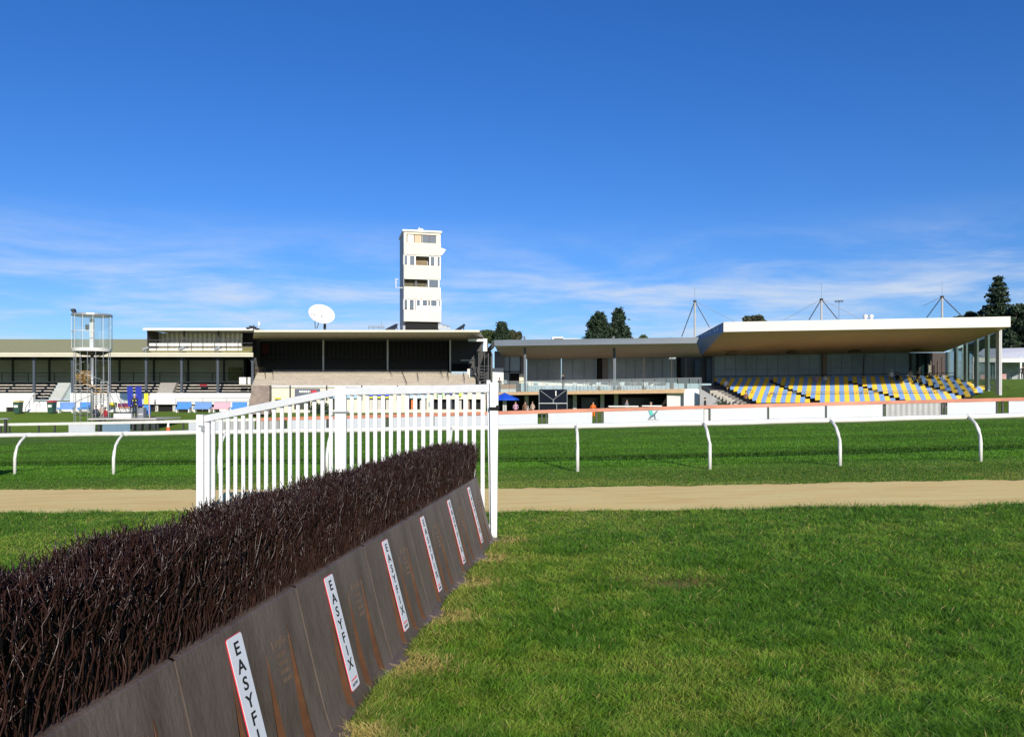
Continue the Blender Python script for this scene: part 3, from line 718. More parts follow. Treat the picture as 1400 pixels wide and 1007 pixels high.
m = MB(); m.pbox(345, 355, 464, 512, 88.6, .3); A(m, 'side_wall', dark)
m = MB(); m.box(PX(345, 84), PX(346.5, 84), 84, 89, .4, PZ(500, 84)); A(m, 'side_wall', concd)
# handrails on terrace
for x0, y0, Y0, x1, y1, Y1 in ((362, 505, 85, 363, 516, 82), (373, 505, 85, 373.5, 518, 81), (532, 505, 86, 536, 513, 83), (549, 506, 86, 556, 523, 77.5), (570, 507, 86, 572, 518, 80), (602, 505, 85, 606, 516, 82), (612, 507, 84, 613, 517, 80), (634, 509, 84, 635, 520, 79)):
    m = MB(); a = W(x0, y0, Y0); b_ = W(x1, y1, Y1); m.tube([a, b_], .035, 5)
    for t in (0, 1): p = a.lerp(b_, t); m.tube([p, p-Vector((0, 0, .9))], .03, 5)
    A(m, 'handrail', dark)
# front wall with kiosks
m = MB(); m.pbox(370, 662, 526.6, 529, 75.6, .5); A(m, 'parapet', white)
m = MB()
for x0, x1 in ((370, 396), (397, 446), (447, 494), (495, 543), (544, 591), (592, 637), (638, 664)): m.pbox(x0+.3, x1-.3, 529, 545.5, 75.8, .2)
for x0, x1 in ((370, 402), (424, 455), (466, 505), (535, 555), (583, 593), (634, 640), (660, 664)): m.pbox(x0, x1, 545.5, 564, 75.8, .2)
m.pbox(402, 664, 559.5, 564, 75.9, .3)
A(m, 'front_wall', cream2)
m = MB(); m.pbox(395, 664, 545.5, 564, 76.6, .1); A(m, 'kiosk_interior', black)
for px in (370, 396.5, 446.5, 494.5, 543.5, 591.5, 637.5):
    m = MB(); m.pbox(px-.8, px+.8, 526.6, 546, 75.5, .12); A(m, 'wall_post', dark)
def sign(x0, x1, y0, y1, mt_, nm='sign', Y=75.45): m = MB(); m.pbox(x0, x1, y0, y1, Y, .05); return A(m, nm, mt_)
s1 = sign(403, 437.5, 531, 543, mat('slate_sign', (.10, .115, .15), .5))
m = MB(); m.cur = 0
for k in range(6): m.pbox(409+k*2.9, 411.2+k*2.9, 533.5, 536.5, 75.40, .03)
m.cur = 1
for k in range(3): m.pbox(424.5+k*2.9, 427+k*2.9, 533.2, 536.8, 75.40, .03)
m.build('lettering', [white, txtred], s1)
sign(376, 384, 543.3, 545.3, yelp); sign(377, 384, 545.4, 549, dark)
for x in (503, 514.5, 526): sign(x, x+9.5, 533, 541.5, mat('bright_blue_sign', (.02, .08, .60), .5)); sign(x-.5, x+10, 542, 543.8, yelp); sign(x+1.5, x+8, 545.6, 559.5, greyw, 'roller_shutter', 75.9)
sign(455, 488, 537, 544, mat('pale_blue_sign', (.35, .55, .75), .5)); sign(560, 584, 535.5, 540, mat('slate_blue_sign', (.14, .20, .30), .5)); sign(560, 584, 540, 544, mat('ice_blue_sign', (.5, .68, .80), .5))
sign(562, 570, 546, 559.5, mat('orange_door', (.62, .16, .04), .5), 'door', 75.9); sign(574, 582, 547, 559.5, greyw, 'roller_shutter', 75.9)
sign(587, 593, 548, 554, mat('sky_blue_poster', (.12, .35, .65), .5)); sign(598, 606, 534, 542, mat('green_poster', (.25, .62, .25), .5)); sign(623, 631, 534, 541.5, mat('lime_poster', (.55, .70, .10), .5))
sign(609, 619, 535, 539, mat('indigo_poster', (.04, .05, .42), .5)); sign(612, 618, 545.8, 559.5, bluegrey, 'door', 75.9); sign(626, 631, 547, 559.5, greyw, 'door', 75.9)
sign(636, 642, 547.5, 559.5, mat('brown_poster', (.22, .13, .10), .5, .6, 2.), 'poster', 75.9)
sign(404, 421, 546, 559, mat('dark_door_paint', (.05, .06, .05), .8), 'store_door', 76.3)  # dark grey-green panel set back in the kiosk opening
sign(358, 367, 470, 483, mat('faded_red_sign', (.10, .012, .012), .6), 'sign', 91.9)
# right end stair bay
m = MB(); m.pbox(617, 660, 466, 507, 90, .1); A(m, 'stair_bay_wall', dark)
m = MB(); m.pbox(639, 645.5, 504, 515, 86, .08); A(m, 'door', white)
m = MB(); m.pbox(630, 650, 491.5, 493, 87, .5); A(m, 'canopy', steelg)
m = MB(); m.hexa([W(655, 528, 80), W(657, 528, 80), W(646, 520, 87), W(644, 520, 87)], [W(655, 522, 80), W(657, 522, 80), W(646, 502, 87), W(644, 502, 87)]); A(m, 'stair_wall', concg)
m = MB(); m.hexa([W(640, 466.5, 80), W(662, 466.5, 80), W(662, 466.5, 84), W(640, 466.5, 84)], [W(640, 463.3, 80), W(662, 463.3, 80), W(662, 463.3, 84), W(640, 463.3, 84)]); m.pbox(661, 666, 462.8, 480, 80.2, .3); A(m, 'side_parapet', white)
m = MB()
for k in range(7): m.pbox(655, 671, 500+k*4, 501+k*4, 80.5-k*.1, .6)
for px in (654, 662, 671): m.pbox(px, px+1.3, 482, 527, 80.3, .12)
A(m, 'fire_stair', dark)
m = MB(); m.pbox(648, 672, 480, 527, 84, .2); A(m, 'stair_bay_wall', corrd)

# dish and roof gear
ds = thing('satellite_dish', 'large white satellite dish on the roof of the concrete stand', 'satellite dish', tuple(W(444, 450, 84)))
m = MB(); c0 = W(439.8, 429, 83.5); nrm = Vector((.36, -.70, .61)).normalized(); u = nrm.cross(Vector((0, 0, 1))).normalized(); w_ = u.cross(nrm)
N = 32; rings = 6; Rr = 1.38
for q in range(rings+1):
    r_ = Rr*q/rings
    for k in range(N): t = 2*math.pi*k/N; p = c0+(u*math.cos(t)+w_*math.sin(t))*r_-nrm*(.35*(1-(r_/Rr)**2)); m.v.append(tuple(p))
for q in range(rings):
    for k in range(N): a = q*N+k; b_ = q*N+(k+1) % N; m.f.append((a, b_, b_+N, a+N)); m.m.append(0)
m.build('reflector', white, ds, smooth=True)
m = MB(); base_ = W(444, 450.5, 84); m.tube([base_, base_+Vector((0, 0, .9))], .14, 8); m.tube([base_+Vector((0, 0, .9)), c0-nrm*.35], .09, 6)
m.tube([W(431, 449, 84), c0+u*.7-nrm*.2], .04, 5); m.tube([W(433, 449, 84), c0-nrm*.4], .04, 5); m.build('mount', dark, ds)
m = MB(); m.tube([c0, c0+nrm*1.0], .02, 5); m.tube([c0+u*1.2, c0+nrm*1.0], .015, 5); m.tube([c0-u*1.2, c0+nrm*1.0], .015, 5); m.build('feed_arm', white, ds)
ps = thing('speaker_cluster', 'cluster of small horn speakers where the two old roofs meet', 'loudspeakers', tuple(W(346, 452, 77)))
m = MB(); m.tube([W(346, 452, 77), W(347, 444, 77)], .05, 5)
for dx, dy in ((-7, 3), (-3, 1), (2, 2), (6, 4)): m.disc((PX(346+dx, 77), 77), .12, PZ(447+dy, 77), .22, PZ(444.5+dy, 77), 10); m.tube([W(346, 448, 77), W(346+dx, 446.5+dy, 77)], .04, 5)
m.build('horns', dark, ps)
m = MB(); m.disc((PX(354, 77), 77), .14, PZ(445, 77), .05, PZ(439.5, 77), 12); m.tube([W(354, 445, 77), W(353, 451, 77)], .04, 5); m.build('antenna', white, ps)
pg = thing('roof_panel', 'dark tilted panel on the roof left of the tower', 'roof panel', tuple(W(535, 450, 82)))
m = MB(); m.slab([W(527, 449.5, 82), W(540, 449.5, 82), W(544, 442.5, 84), W(541, 442.5, 84)], .12); m.tube([W(542, 443, 84), W(543, 450, 84)], .06, 5); m.build('panel', dark, pg)
pg = thing('roof_panel', 'dark tilted panel at the far right end of the concrete stand roof', 'roof panel', tuple(W(628, 450, 82)))
m = MB(); m.slab([W(622, 450.5, 82), W(629, 451, 82), W(636, 443.5, 84), W(634.5, 442.5, 84)], .12); m.tube([W(634, 443, 84), W(634, 451, 84)], .06, 5); m.build('panel', dark, pg)
pg = thing('access_ramp', 'grey sloping access ramp with rail running down right of the tower', 'ramp', tuple(W(607, 450, 84)))
m = MB(); m.hexa([W(599, 449.8, 83), W(616, 449.8, 83), W(616, 449.8, 85), W(599, 449.8, 85)], [W(599, 442.5, 83), W(616, 448, 83), W(616, 448, 85), W(599, 442.5, 85)]); m.build('deck', steelg, pg)
m = MB(); m.tube([W(599, 441, 83), W(616, 446.8, 83)], .04, 5)
for px in (600, 606, 612): m.tube([W(px, 441+(px-599)*.33, 83), W(px, 444+(px-599)*.33, 83)], .03, 4)
m.build('rail', steelg, pg)
pg = thing('roof_guardrail', 'thin grey guardrail on the concrete stand roof left of the tower', 'guardrail', tuple(W(515, 450, 84)))
m = MB()
for yy in (446, 448): m.tube([W(504, yy, 84), W(525, yy, 84)], .03, 4)
for px in (504, 511, 518, 525): m.tube([W(px, 445.5, 84), W(px, 450.5, 84)], .03, 4)
m.tube([W(521.5, 440, 84), W(521.5, 450, 84)], .025, 4); m.build('rails', steelg, pg)

# ------------------------------------------------------------------ TOWER
YT = 88.; TX = PX(574, YT); TW = 2.0; TD = 4.6
tw = thing('judges_tower', 'tall narrow cream tower with four banded window storeys above the roof', 'tower', (TX, YT, PZ(452, YT)), R(13))
zl = lambda py: PZ(py, 85.9)-PZ(452, YT)
T = lambda m, name, mt_: m.build(name, mt_, tw, local=True)
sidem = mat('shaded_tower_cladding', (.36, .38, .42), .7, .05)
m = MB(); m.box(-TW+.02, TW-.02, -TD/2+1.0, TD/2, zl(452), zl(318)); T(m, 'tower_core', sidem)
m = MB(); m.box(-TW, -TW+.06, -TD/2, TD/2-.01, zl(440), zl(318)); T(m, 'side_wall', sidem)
m = MB(); m.box(-TW-.12, TW+.12, -TD/2-.12, TD/2+.1, zl(317.8), zl(315.3)); T(m, 'roof', white)
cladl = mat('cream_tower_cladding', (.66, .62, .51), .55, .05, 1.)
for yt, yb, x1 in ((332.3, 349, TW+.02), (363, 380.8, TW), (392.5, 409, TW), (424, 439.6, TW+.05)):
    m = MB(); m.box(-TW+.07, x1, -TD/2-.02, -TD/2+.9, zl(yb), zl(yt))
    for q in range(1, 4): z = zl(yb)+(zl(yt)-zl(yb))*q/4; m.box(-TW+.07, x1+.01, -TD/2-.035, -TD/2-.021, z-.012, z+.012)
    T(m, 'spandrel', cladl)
def tpx(px): return (px-549.5)/48.5*2*TW-TW
def twin(x0, x1, yt, yb, mt_, nm='window', d=.25): m = MB(); m.box(tpx(x0), tpx(x1), -TD/2+d, -TD/2+d+.05, zl(yb), zl(yt)); return T(m, nm, mt_)
m = MB(); m.box(tpx(549.5), tpx(598), -TD/2+.05, -TD/2+.9, zl(332.3), zl(318)); T(m, 'top_storey_wall', cladl)
twin(555, 562.5, 321.5, 332, white, 'panel', .0); twin(564, 571.5, 321.5, 332, mat('tan_blind', (.62, .45, .30), .7), 'blind', .0); twin(574, 592, 321.5, 331.8, glassd, 'window', .0)
m = MB()
for px in (554, 563.2, 572.8, 583): m.box(tpx(px)-.04, tpx(px)+.04, -TD/2-.03, -TD/2-.001, zl(332), zl(321.5))
m.box(tpx(554), tpx(592.5), -TD/2-.03, -TD/2-.001, zl(322), zl(321)); T(m, 'window_frame', mat('brown_frame', (.12, .06, .04), .6))
for xs_, yt, yb in ((((550, 555), (557, 564.5), (584, 590.5), (593, 597.5)), 349.5, 362.8), (((582, 595.5),), 381, 392.3), (((550, 555), (556.5, 563.5), (566, 571.5), (573.5, 581), (584.5, 593.5), (595, 598)), 409.3, 423.6)):
    for a_, b_ in xs_: twin(a_, b_, yt+1, yb-.6, glassd, 'window', .12)
    m = MB()
    for a_, b_ in xs_:
        for q in (a_, b_): m.box(tpx(q)-.07, tpx(q)+.07, -TD/2+.04, -TD/2+.12, zl(yb), zl(yt))
    m.box(-TW+.1, TW, -TD/2+.04, -TD/2+.12, zl(yt+1), zl(yt)); T(m, 'window_frame', white)
twin(567, 581.5, 350.5, 362.8, mat('tan_room', (.22, .17, .10), .8, .3, 1.5), 'open_bay', .9); twin(551, 580, 381, 392.4, mat('dim_room', (.10, .09, .06), .8, .4, 1.5), 'open_bay', .9)
m = MB(); m.box(tpx(564), tpx(568), -TD/2+.3, -TD/2+.6, zl(392), zl(386)); m.disc((tpx(566), -TD/2+.4), .18, zl(386.5), .16, zl(384), 10); T(m, 'equipment', dark)
m = MB(); m.box(tpx(566), tpx(598), -TD/2+.02, -TD/2+.06, zl(423.8), zl(418)); T(m, 'lower_rail_panel', white)
m = MB(); m.box(-TW+.3, TW-.1, -TD/2+.4, TD/2, zl(452), zl(440)); T(m, 'base', black)
m = MB(); z0 = zl(346); m.hexa([(TW, -TD/2+.1, zl(348)), (TW+.15, -TD/2+.1, zl(347.5)), (TW+.15, TD/2-2, zl(347.5)), (TW, TD/2-2, zl(348))], [(TW, -TD/2+.1, zl(337.5)), (TW+.6, -TD/2+.1, zl(340)), (TW+.6, TD/2-2, zl(340)), (TW, TD/2-2, zl(337.5))]); T(m, 'side_cowl', white)
m = MB(); m.tube([(-TW-.75, -1.5, zl(381)), (-TW-.75, -1.5, zl(393)), (-TW, -1.5, zl(393))], .06, 5); m.tube([(-TW-.75, -1.5, zl(381.5)), (-TW-.5, -1.5, zl(381.5))], .05, 5); T(m, 'side_bracket', white)
m = MB(); m.box(-.3, .25, -1, -.4, zl(315.5), zl(310)); m.tube([(-.15, -.7, zl(310)), (-.15, -.7, zl(307))], .04, 5); m.tube([(.1, -.7, zl(312)), (.1, -.7, zl(308))], .04, 5); T(m, 'roof_equipment', steelg)

# ------------------------------------------------------------------ PAVILION (centre right)
pv_ = thing('members_pavilion', 'modern pavilion with slate grey roof edge, long window wall and glazed balcony', 'building', (PX(820, 80), 80, .6))
A = lambda m, name, mt_, **k: m.build(name, mt_, pv_, **k)
FLp, FRp = W(676, 472.8, 78), W(952, 469, 75.5); BLp, BRp = W(690, 491, 88), W(960, 488, 88)
m = MB(); m.face([FLp, FRp, BRp, BLp]); m.face([FLp+Vector((0, 0, .05)), BLp+Vector((0, 0, .05)), BRp+Vector((0, 0, .05)), FRp+Vector((0, 0, .05))]); A(m, 'soffit', soffitg)
m = MB(); a, b_ = W(675.5, 464.8, 78), W(955, 461, 75.5)
m.hexa([FLp-Vector((0, .05, 0)), FRp-Vector((0, .05, 0)), FRp+Vector((0, .1, 0)), FLp+Vector((0, .1, 0))], [a-Vector((0, .05, 0)), b_-Vector((0, .05, 0)), b_+Vector((0, .1, 0)), a+Vector((0, .1, 0))]); A(m, 'fascia', fasciag)
m = MB(); m.slab([a+Vector((0, .1, 0)), b_+Vector((0, .1, 0)), b_+Vector((1, 16, .1)), a+Vector((0, 16, .1))], .2); A(m, 'roof', fasciag)
m = MB(); e = W(663, 483, 84); m.hexa([FLp, FLp+Vector((.1, 0, 0)), e+Vector((.1, 0, -.3)), e+Vector((0, 0, -.3))], [a, a+Vector((.1, 0, 0)), e+Vector((.1, 0, .15)), e+Vector((0, 0, .15))]); A(m, 'end_fascia', bluegrey)
for px in (760, 792, 798): pass
# windows: wall with panels
for x0, x1 in ((720.5, 767), (768, 815), (831, 838), (842, 880), (881, 918), (919, 928)):
    m = MB(); m.pbox(x0, x1, 488, 523, 88.5, .08); A(m, 'window', glassm)
m = MB()
for px in (735, 750, 783, 799, 856, 868.5, 893, 906): m.pbox(px, px+.35, 488, 521, 88.4, .05)
A(m, 'mullion', mat('pale_mullion', (.26, .30, .34), .5))
for x0, x1 in ((815.5, 823.5), (926, 931)):
    m = MB(); m.pbox(x0, x1, 487, 524, 88.2, .3); A(m, 'wall_pier', black)
m = MB(); m.pbox(823.5, 831, 487, 524, 88.1, .3); A(m, 'wall_pier', mat('taupe_pier', (.16, .15, .155), .7))
m = MB(); m.pbox(928, 977, 486, 524, 90, .2); A(m, 'entry_recess', mat('grey_recess', (.09, .09, .095), .6))
m = MB(); m.pbox(950, 958, 492, 524, 89.5, .1); m.pbox(966, 972, 490, 524, 89.5, .1); A(m, 'door', glassd)
for px in (717.8, 840, 938, 975):
    m = MB(); Yc = 79.5 if px < 900 else 87; m.pbox(px-1.6, px+1.6, 472 if px < 900 else 487, 537, Yc, .35); A(m, 'column', bluegrey)
# left bay
m = MB(); m.pbox(676, 690, 480, 504, 84.5, .2); A(m, 'bay_wall', mat('slate_render', (.20, .20, .22), .7)); m = MB(); m.pbox(712, 718, 486, 524, 86, .2); A(m, 'bay_wall', mat('slate_render', (.20, .20, .22), .7))
m = MB(); m.pbox(669, 688.5, 503, 527, 84, .2); A(m, 'bay_wall', white)
m = MB(); m.pbox(688.5, 712, 487, 510, 86, .1); A(m, 'window', mat('sky_reflecting_glass', (.20, .29, .40), .1, .1))
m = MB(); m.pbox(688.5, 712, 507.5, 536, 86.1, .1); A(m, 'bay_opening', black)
m = MB()
for px in (688.5, 697, 711.5): m.pbox(px-.6, px+.6, 487, 524, 85.8, .1)
m.pbox(688.5, 712, 507, 508.5, 85.8, .1); A(m, 'window_frame', dark)
m = MB(); m.pbox(689, 696, 509, 524, 85.9, .05); A(m, 'door', mat('pale_glass_door', (.25, .32, .36), .2)); m = MB(); m.pbox(710, 716, 511, 524, 85, .2); A(m, 'door_leaf', cream)
for px in (667, 672):
    m = MB(); m.pbox(px, px+1.4, 483, 540, 79, .15); A(m, 'frame_post', dark)
m = MB(); m.pbox(684.5, 705.5, 525, 531.5, 79.5, .3); A(m, 'planter_box', orangewood)
m = MB(); m.pbox(684.5, 705.5, 531.6, 536, 79.5, .3); A(m, 'planter_base', white)
# balcony slab + balustrade
m = MB(); p1, p2 = W(682, 536, 79), W(936, 531.3, 76.5)
m.hexa([p1-Vector((0, 0, .28)), p2-Vector((0, 0, .40)), p2+Vector((0, 12, -.4)), p1+Vector((0, 9, -.28))], [p1, p2, p2+Vector((0, 12, 0)), p1+Vector((0, 9, 0))]); A(m, 'balcony_slab', tan)
for k in range(18):
    t0 = k/18+.003; t1 = (k+1)/18-.003; q1 = p1.lerp(p2+Vector((1.6, 0, 0)), t0); q2 = p1.lerp(p2+Vector((1.6, 0, 0)), t1); m = MB()
    m.hexa([q1+Vector((0, .1, 0)), q2+Vector((0, .1, 0)), q2+Vector((0, .115, 0)), q1+Vector((0, .115, 0))], [q1+Vector((0, .1, 1.02)), q2+Vector((0, .1, 1.02)), q2+Vector((0, .115, 1.02)), q1+Vector((0, .115, 1.02))]); A(m, 'glass_panel', glassc)
m = MB(); q1 = p1+Vector((0, .1, 1.06)); q2 = p2+Vector((1.65, .1, 1.06)); m.tube([q1, q2, q2+Vector((.1, 3, 0))], .03, 5)
for k in range(19): q = q1.lerp(q2, k/18); m.tube([q, q-Vector((0, 0, 1.06))], .022, 4)
m.tube([W(721.5, 523, 79), W(721.5, 537, 79)], .06, 5); m.tube([W(957, 517.5, 76.4), W(957, 531, 76.4)], .05, 5)
A(m, 'handrail', steelg)
m = MB(); m.pbox(720, 910, 520.8, 527, 86, .2); A(m, 'low_wall', white)
# under balcony
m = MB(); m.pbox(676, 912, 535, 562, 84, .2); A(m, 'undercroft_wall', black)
m = MB(); m.pbox(912, 936, 538.5, 565, 77.3, .3); A(m, 'side_panel', mat('ribbed_white_panel', (.62, .62, .60), .6, .05))
m = MB(); m.hexa([W(935, 565, 76.6), W(955, 565, 76.6), W(955, 565, 84), W(935, 565, 84)], [W(935, 531.5, 76.6), W(959, 531.5, 76.6), W(959, 531.5, 84), W(935, 531.5, 84)]); A(m, 'end_wall', white)
for px, yt in ((690, 545), (720, 545), (786, 541), (823.5, 541), (842.5, 541)):
    m = MB(); m.pbox(px-2.6, px+2.6, yt-4, 563, 81.5, .3); A(m, 'pier', mat('pier_paint', (.45, .45, .45), .7))
for x0, x1 in ((795, 818), (850, 905), (744, 782)):
    m = MB(); m.pbox(x0, x1, 543, 560, 83.7, .1); A(m, 'window', mat('dim_shop_glass', (.012, .018, .017), .3))
m = MB(); m.pbox(832, 873, 554.5, 556, 74, .8); m.pbox(878, 905, 554, 555.5, 74, .8); A(m, 'counter', white)
m = MB(); pts = [W(957, 560, 75.5), W(990, 560, 75.5), W(986, 548, 75.5), W(962, 533.5, 75.5), W(957, 531.5, 75.5)]; m.hexa([p+Vector((0, .25, 0)) for p in pts][::-1], pts[::-1]); A(m, 'stair_side_wall', concg)
m = MB(); m.pbox(755, 770, 460.5, 464, 84, 1.5); m.pbox(757, 793, 462.6, 464, 84, 1); A(m, 'roof_plant', white)
for px in (717, 839): m = MB(); m.pbox(px-1.2, px+1.2, 459.5, 464, 83, .4); A(m, 'roof_vent', bluegrey)

# black display board on frame
sc_ = thing('display_board', 'large black screen on a steel frame standing before the pavilion', 'display board', tuple(W(756, 562, 66)))
m = MB(); m.pbox(737, 775, 532, 550.5, 66, .2); m.build('panel', mat('navy_black_board', (.010, .013, .022), .95, spec=.05), sc_)
m = MB(); m.pbox(738, 774.5, 552, 562, 66.1, .1); m.build('lower_panel', mat('navy_black_skirt', (.012, .015, .024), .95, spec=.05), sc_)
m = MB(); m.tube([W(739, 534, 65.9), W(756, 546.5, 65.9), W(774, 533, 65.9)], .035, 5); m.tube([W(756.5, 546, 65.9), W(756.5, 552, 65.9)], .05, 5); m.pbox(736.5, 775.5, 550.5, 551.6, 65.85, .1)
for px in (737, 761, 775.3): m.tube([W(px, 551, 65.9), W(px, 560, 65.9)], .04, 5)
for px in (737, 775.3): m.tube([W(px, 532, 65.9), W(px, 551, 65.9)], .03, 5)
m.build('frame', steelg, sc_)
m = MB(); m.pbox(759.3, 760.7, 534, 541, 65.85, .05); m.build('light_tube', white, sc_)
# blue umbrella
um = thing('parasol', 'bright blue market parasol beside the wing post', 'parasol', tuple(W(690, 560, 70)))
m = MB(); c_ = W(690, 536.5, 70); 
for k in range(8):
    a0, a1 = k*math.pi/4, (k+1)*math.pi/4; r_ = 1.25; z_ = c_.z-.55
    m.face([c_, (c_.x+r_*math.cos(a0), c_.y+r_*math.sin(a0), z_), (c_.x+r_*math.cos(a1), c_.y+r_*math.sin(a1), z_)])
    m.face([(c_.x+r_*math.cos(a0), c_.y+r_*math.sin(a0), z_), (c_.x+r_*math.cos(a0), c_.y+r_*math.sin(a0), z_-.12), (c_.x+r_*math.cos(a1), c_.y+r_*math.sin(a1), z_-.12), (c_.x+r_*math.cos(a1), c_.y+r_*math.sin(a1), z_)])
m.build('canopy', mat('bright_blue_canvas', (.01, .09, .62), .7), um); m = MB(); m.tube([c_, (c_.x, c_.y, g(c_.x, c_.y))], .03, 6); m.build('pole', steelg, um)

# balcony furniture
FLOOR = W(800, 533.5, 78).z
pale = mat('pale_blue_furniture', (.55, .64, .66), .5, .1)
tb = thing('balcony_table', '', 'table', (0, 0, 0)); m = MB(); m.disc((0, 0), .45, .72, .45, .75, 18); m.build('table_top', white, tb, local=True)
m = MB(); m.tube([(0, 0, 0), (0, 0, .72)], .04, 6); m.disc((0, 0), .25, 0, .22, .03, 12); m.build('pedestal', pale, tb, local=True)
chd = thing('balcony_chair', '', 'chair', (0, 0, 0)); m = MB(); m.hexa([(-.22, -.2, .43), (.22, -.2, .43), (.2, .2, .43), (-.2, .2, .43)], [(-.22, -.2, .46), (.22, -.2, .46), (.2, .2, .46), (-.2, .2, .46)]); m.build('seat', pale, chd, local=True)
m = MB(); m.hexa([(-.2, .19, .5), (.2, .19, .5), (.2, .215, .5), (-.2, .215, .5)], [(-.22, .25, .85), (.22, .25, .85), (.22, .275, .85), (-.22, .275, .85)]); m.build('backrest', pale, chd, local=True)
for sx in (-.19, .19):
    for sy in (-.18, .18): m = MB(); m.tube([(sx, sy, .44), (sx*1.15, sy*1.2, 0)], .014, 5); m.build('leg', steelg, chd, local=True)
tbx = [732, 748, 785, 801, 817, 833, 849, 865, 881, 897]; first = [True, True]
for i, px in enumerate(tbx):
    Yt = 80.3+(i % 3)*.9; lab_ = 'white round balcony table, %s' % ('farthest left behind the glass balustrade' if i == 0 else 'farthest right behind the glass balustrade' if i == len(tbx)-1 else 'in the row behind the glass balustrade')
    loc = (PX(px, Yt), Yt, FLOOR)
    if i == 0: tb.location = loc; tb['label'] = lab_; tb['group'] = 'tables along the balcony'
    else: t_ = dup(tb, loc, label=lab_)
    for q, (dx, rz) in enumerate(((-.75, R(90)), (.75, R(-90)), (0, R(180)))):
        if q == 2 and i % 2: continue
        cl = (loc[0]+dx, loc[1]+(-.7 if q == 2 else 0), FLOOR); 
        if first[1]: chd.location = cl; chd.rotation_euler = (0, 0, rz); chd['label'] = 'pale blue balcony chair drawn up to a white table behind the glass balustrade'; chd['group'] = 'chairs along the balcony'; first[1] = False
        else: dup(chd, cl, rz)

# ------------------------------------------------------------------ RIGHT STAND
rs_ = thing('main_grandstand', 'large modern grandstand with deep white roof over blue and yellow seats', 'grandstand', (PX(1150, 78), 78, 1.))
A = lambda m, name, mt_, **k: m.build(name, mt_, rs_, **k)
FL, FR = W(989, 453.6, 72), W(1380, 446.8, 69); BL, BR = W(958, 487, 89), W(1290, 481, 87); EL = W(946, 466.5, 91)
m = MB(); m.face([FL, FR, BR, BL]); m.face([p+Vector((0, 0, .06)) for p in (BL, BR, FR, FL)]); A(m, 'soffit', soffitb)
m = MB(); m.face([FL, BL, EL]); m.face([p+Vector((.0, 0, .05)) for p in (EL, BL, FL)]); A(m, 'soffit_facet', mat('grey_facet', (.30, .30, .31), .6))
TL, TR = W(989, 440.3, 72), W(1380, 432.6, 69); dy = Vector((0, -.06, 0))
m = MB(); m.hexa([FL+dy, FR+dy, FR-dy, FL-dy], [TL+dy, TR+dy, TR-dy, TL-dy]); A(m, 'fascia', mat('white_fascia', (.66, .64, .58), .5, .03, .4))
TE = W(946, 463.2, 91)
m = MB(); m.hexa([FL, FL+Vector((.1, 0, 0)), EL+Vector((.1, 0, 0)), EL], [TL, TL+Vector((.1, 0, 0)), TE+Vector((.1, 0, 0)), TE]); ef = A(m, 'end_fascia', mat('blue_banner', (.035, .10, .30), .5))
m = MB()
for t, mi in ((.12, 0), (.2, 0), (.34, 0), (.42, 0), (.5, 0), (.58, 0), (.72, 0)):
    a = FL.lerp(EL, t); b_ = TL.lerp(TE, t); c_ = FL.lerp(EL, t+.05); d_ = TL.lerp(TE, t+.05); o_ = Vector((-.03, 0, 0))
    m.face([a.lerp(b_, .3)+o_, c_.lerp(d_, .3)+o_, c_.lerp(d_, .72)+o_, a.lerp(b_, .72)+o_])
m.build('banner_marks', mat('pale_print', (.35, .45, .60), .5), ef)
m = MB(); m.slab([TL, TR, W(1380, 432.6, 69)+Vector((0, 20, -.2)), TE], .15); A(m, 'roof', white)
m = MB(); e1 = FR+Vector((-.1, 0, 0)); e2 = BR+Vector((0, 0, 0)); m.hexa([FR, FR+Vector((.1, 0, 0)), W(1380, 447, 69)+Vector((.1, 18, 0)), W(1380, 447, 69)+Vector((0, 18, 0))], [TR, TR+Vector((.1, 0, 0)), TR+Vector((.1, 18, 0)), TR+Vector((0, 18, 0))]); A(m, 'end_fascia', mat('white_fascia', (.8, .78, .72)))
m = MB(); m.face([FR, W(1380, 447, 69)+Vector((0, 18, 0)), BR+Vector((0, .3, 0)), BR]); A(m, 'soffit', soffitb)
for k, (px, py) in enumerate(((1002, 483.4), (1086, 481.4), (1172, 479.4), (1256, 477.4))):
    m = MB(); m.pbox(px-6, px+6, py-.6, py+.9, 84.5, 1.2); A(m, 'ceiling_light', mat('dark_fitting', (.09, .06, .04), .6))
# window wall
GL, GR_ = W(977, 486, 89), W(1243, 482.5, 87.2); zb = PZ(519, 89)
m = MB(); m.hexa([(GL.x, GL.y, zb-.5), (GR_.x, GR_.y, zb-.2), (GR_.x, GR_.y+.1, zb-.2), (GL.x, GL.y+.1, zb-.5)], [GL, GR_, GR_+Vector((0, .1, .2)), GL+Vector((0, .1, .2))]); A(m, 'window_wall', glassm)
m = MB()
for k in range(1, 18):
    p = GL.lerp(GR_, k/18.3)+Vector((0, -.05, 0)); m.tube([(p.x, p.y, zb), (p.x, p.y, p.z)], .025, 4)
A(m, 'mullion', mat('pale_mullion', (.26, .30, .34), .5))
m = MB(); m.tube([(GL.x, GL.y-.1, zb+1.15), (GR_.x, GR_.y-.1, zb+1.35)], .025, 4)
for k in range(12):
    p = GL.lerp(GR_, (k+.4)/12); m.box(p.x-.05, p.x+.05, p.y-.12, p.y-.06, zb+.7, zb+1.15)
A(m, 'window_fittings', mat('pale_fitting', (.36, .38, .40), .5))
m = MB(); m.pbox(1125, 1131, 483, 519, 87.6, .4); A(m, 'column', mat('brown_column', (.22, .17, .14), .7))
m = MB(); m.pbox(1243, 1275, 482, 517, 87.4, .1); A(m, 'dark_glass', mat('teal_dark_glass', (.02, .06, .065), .15))
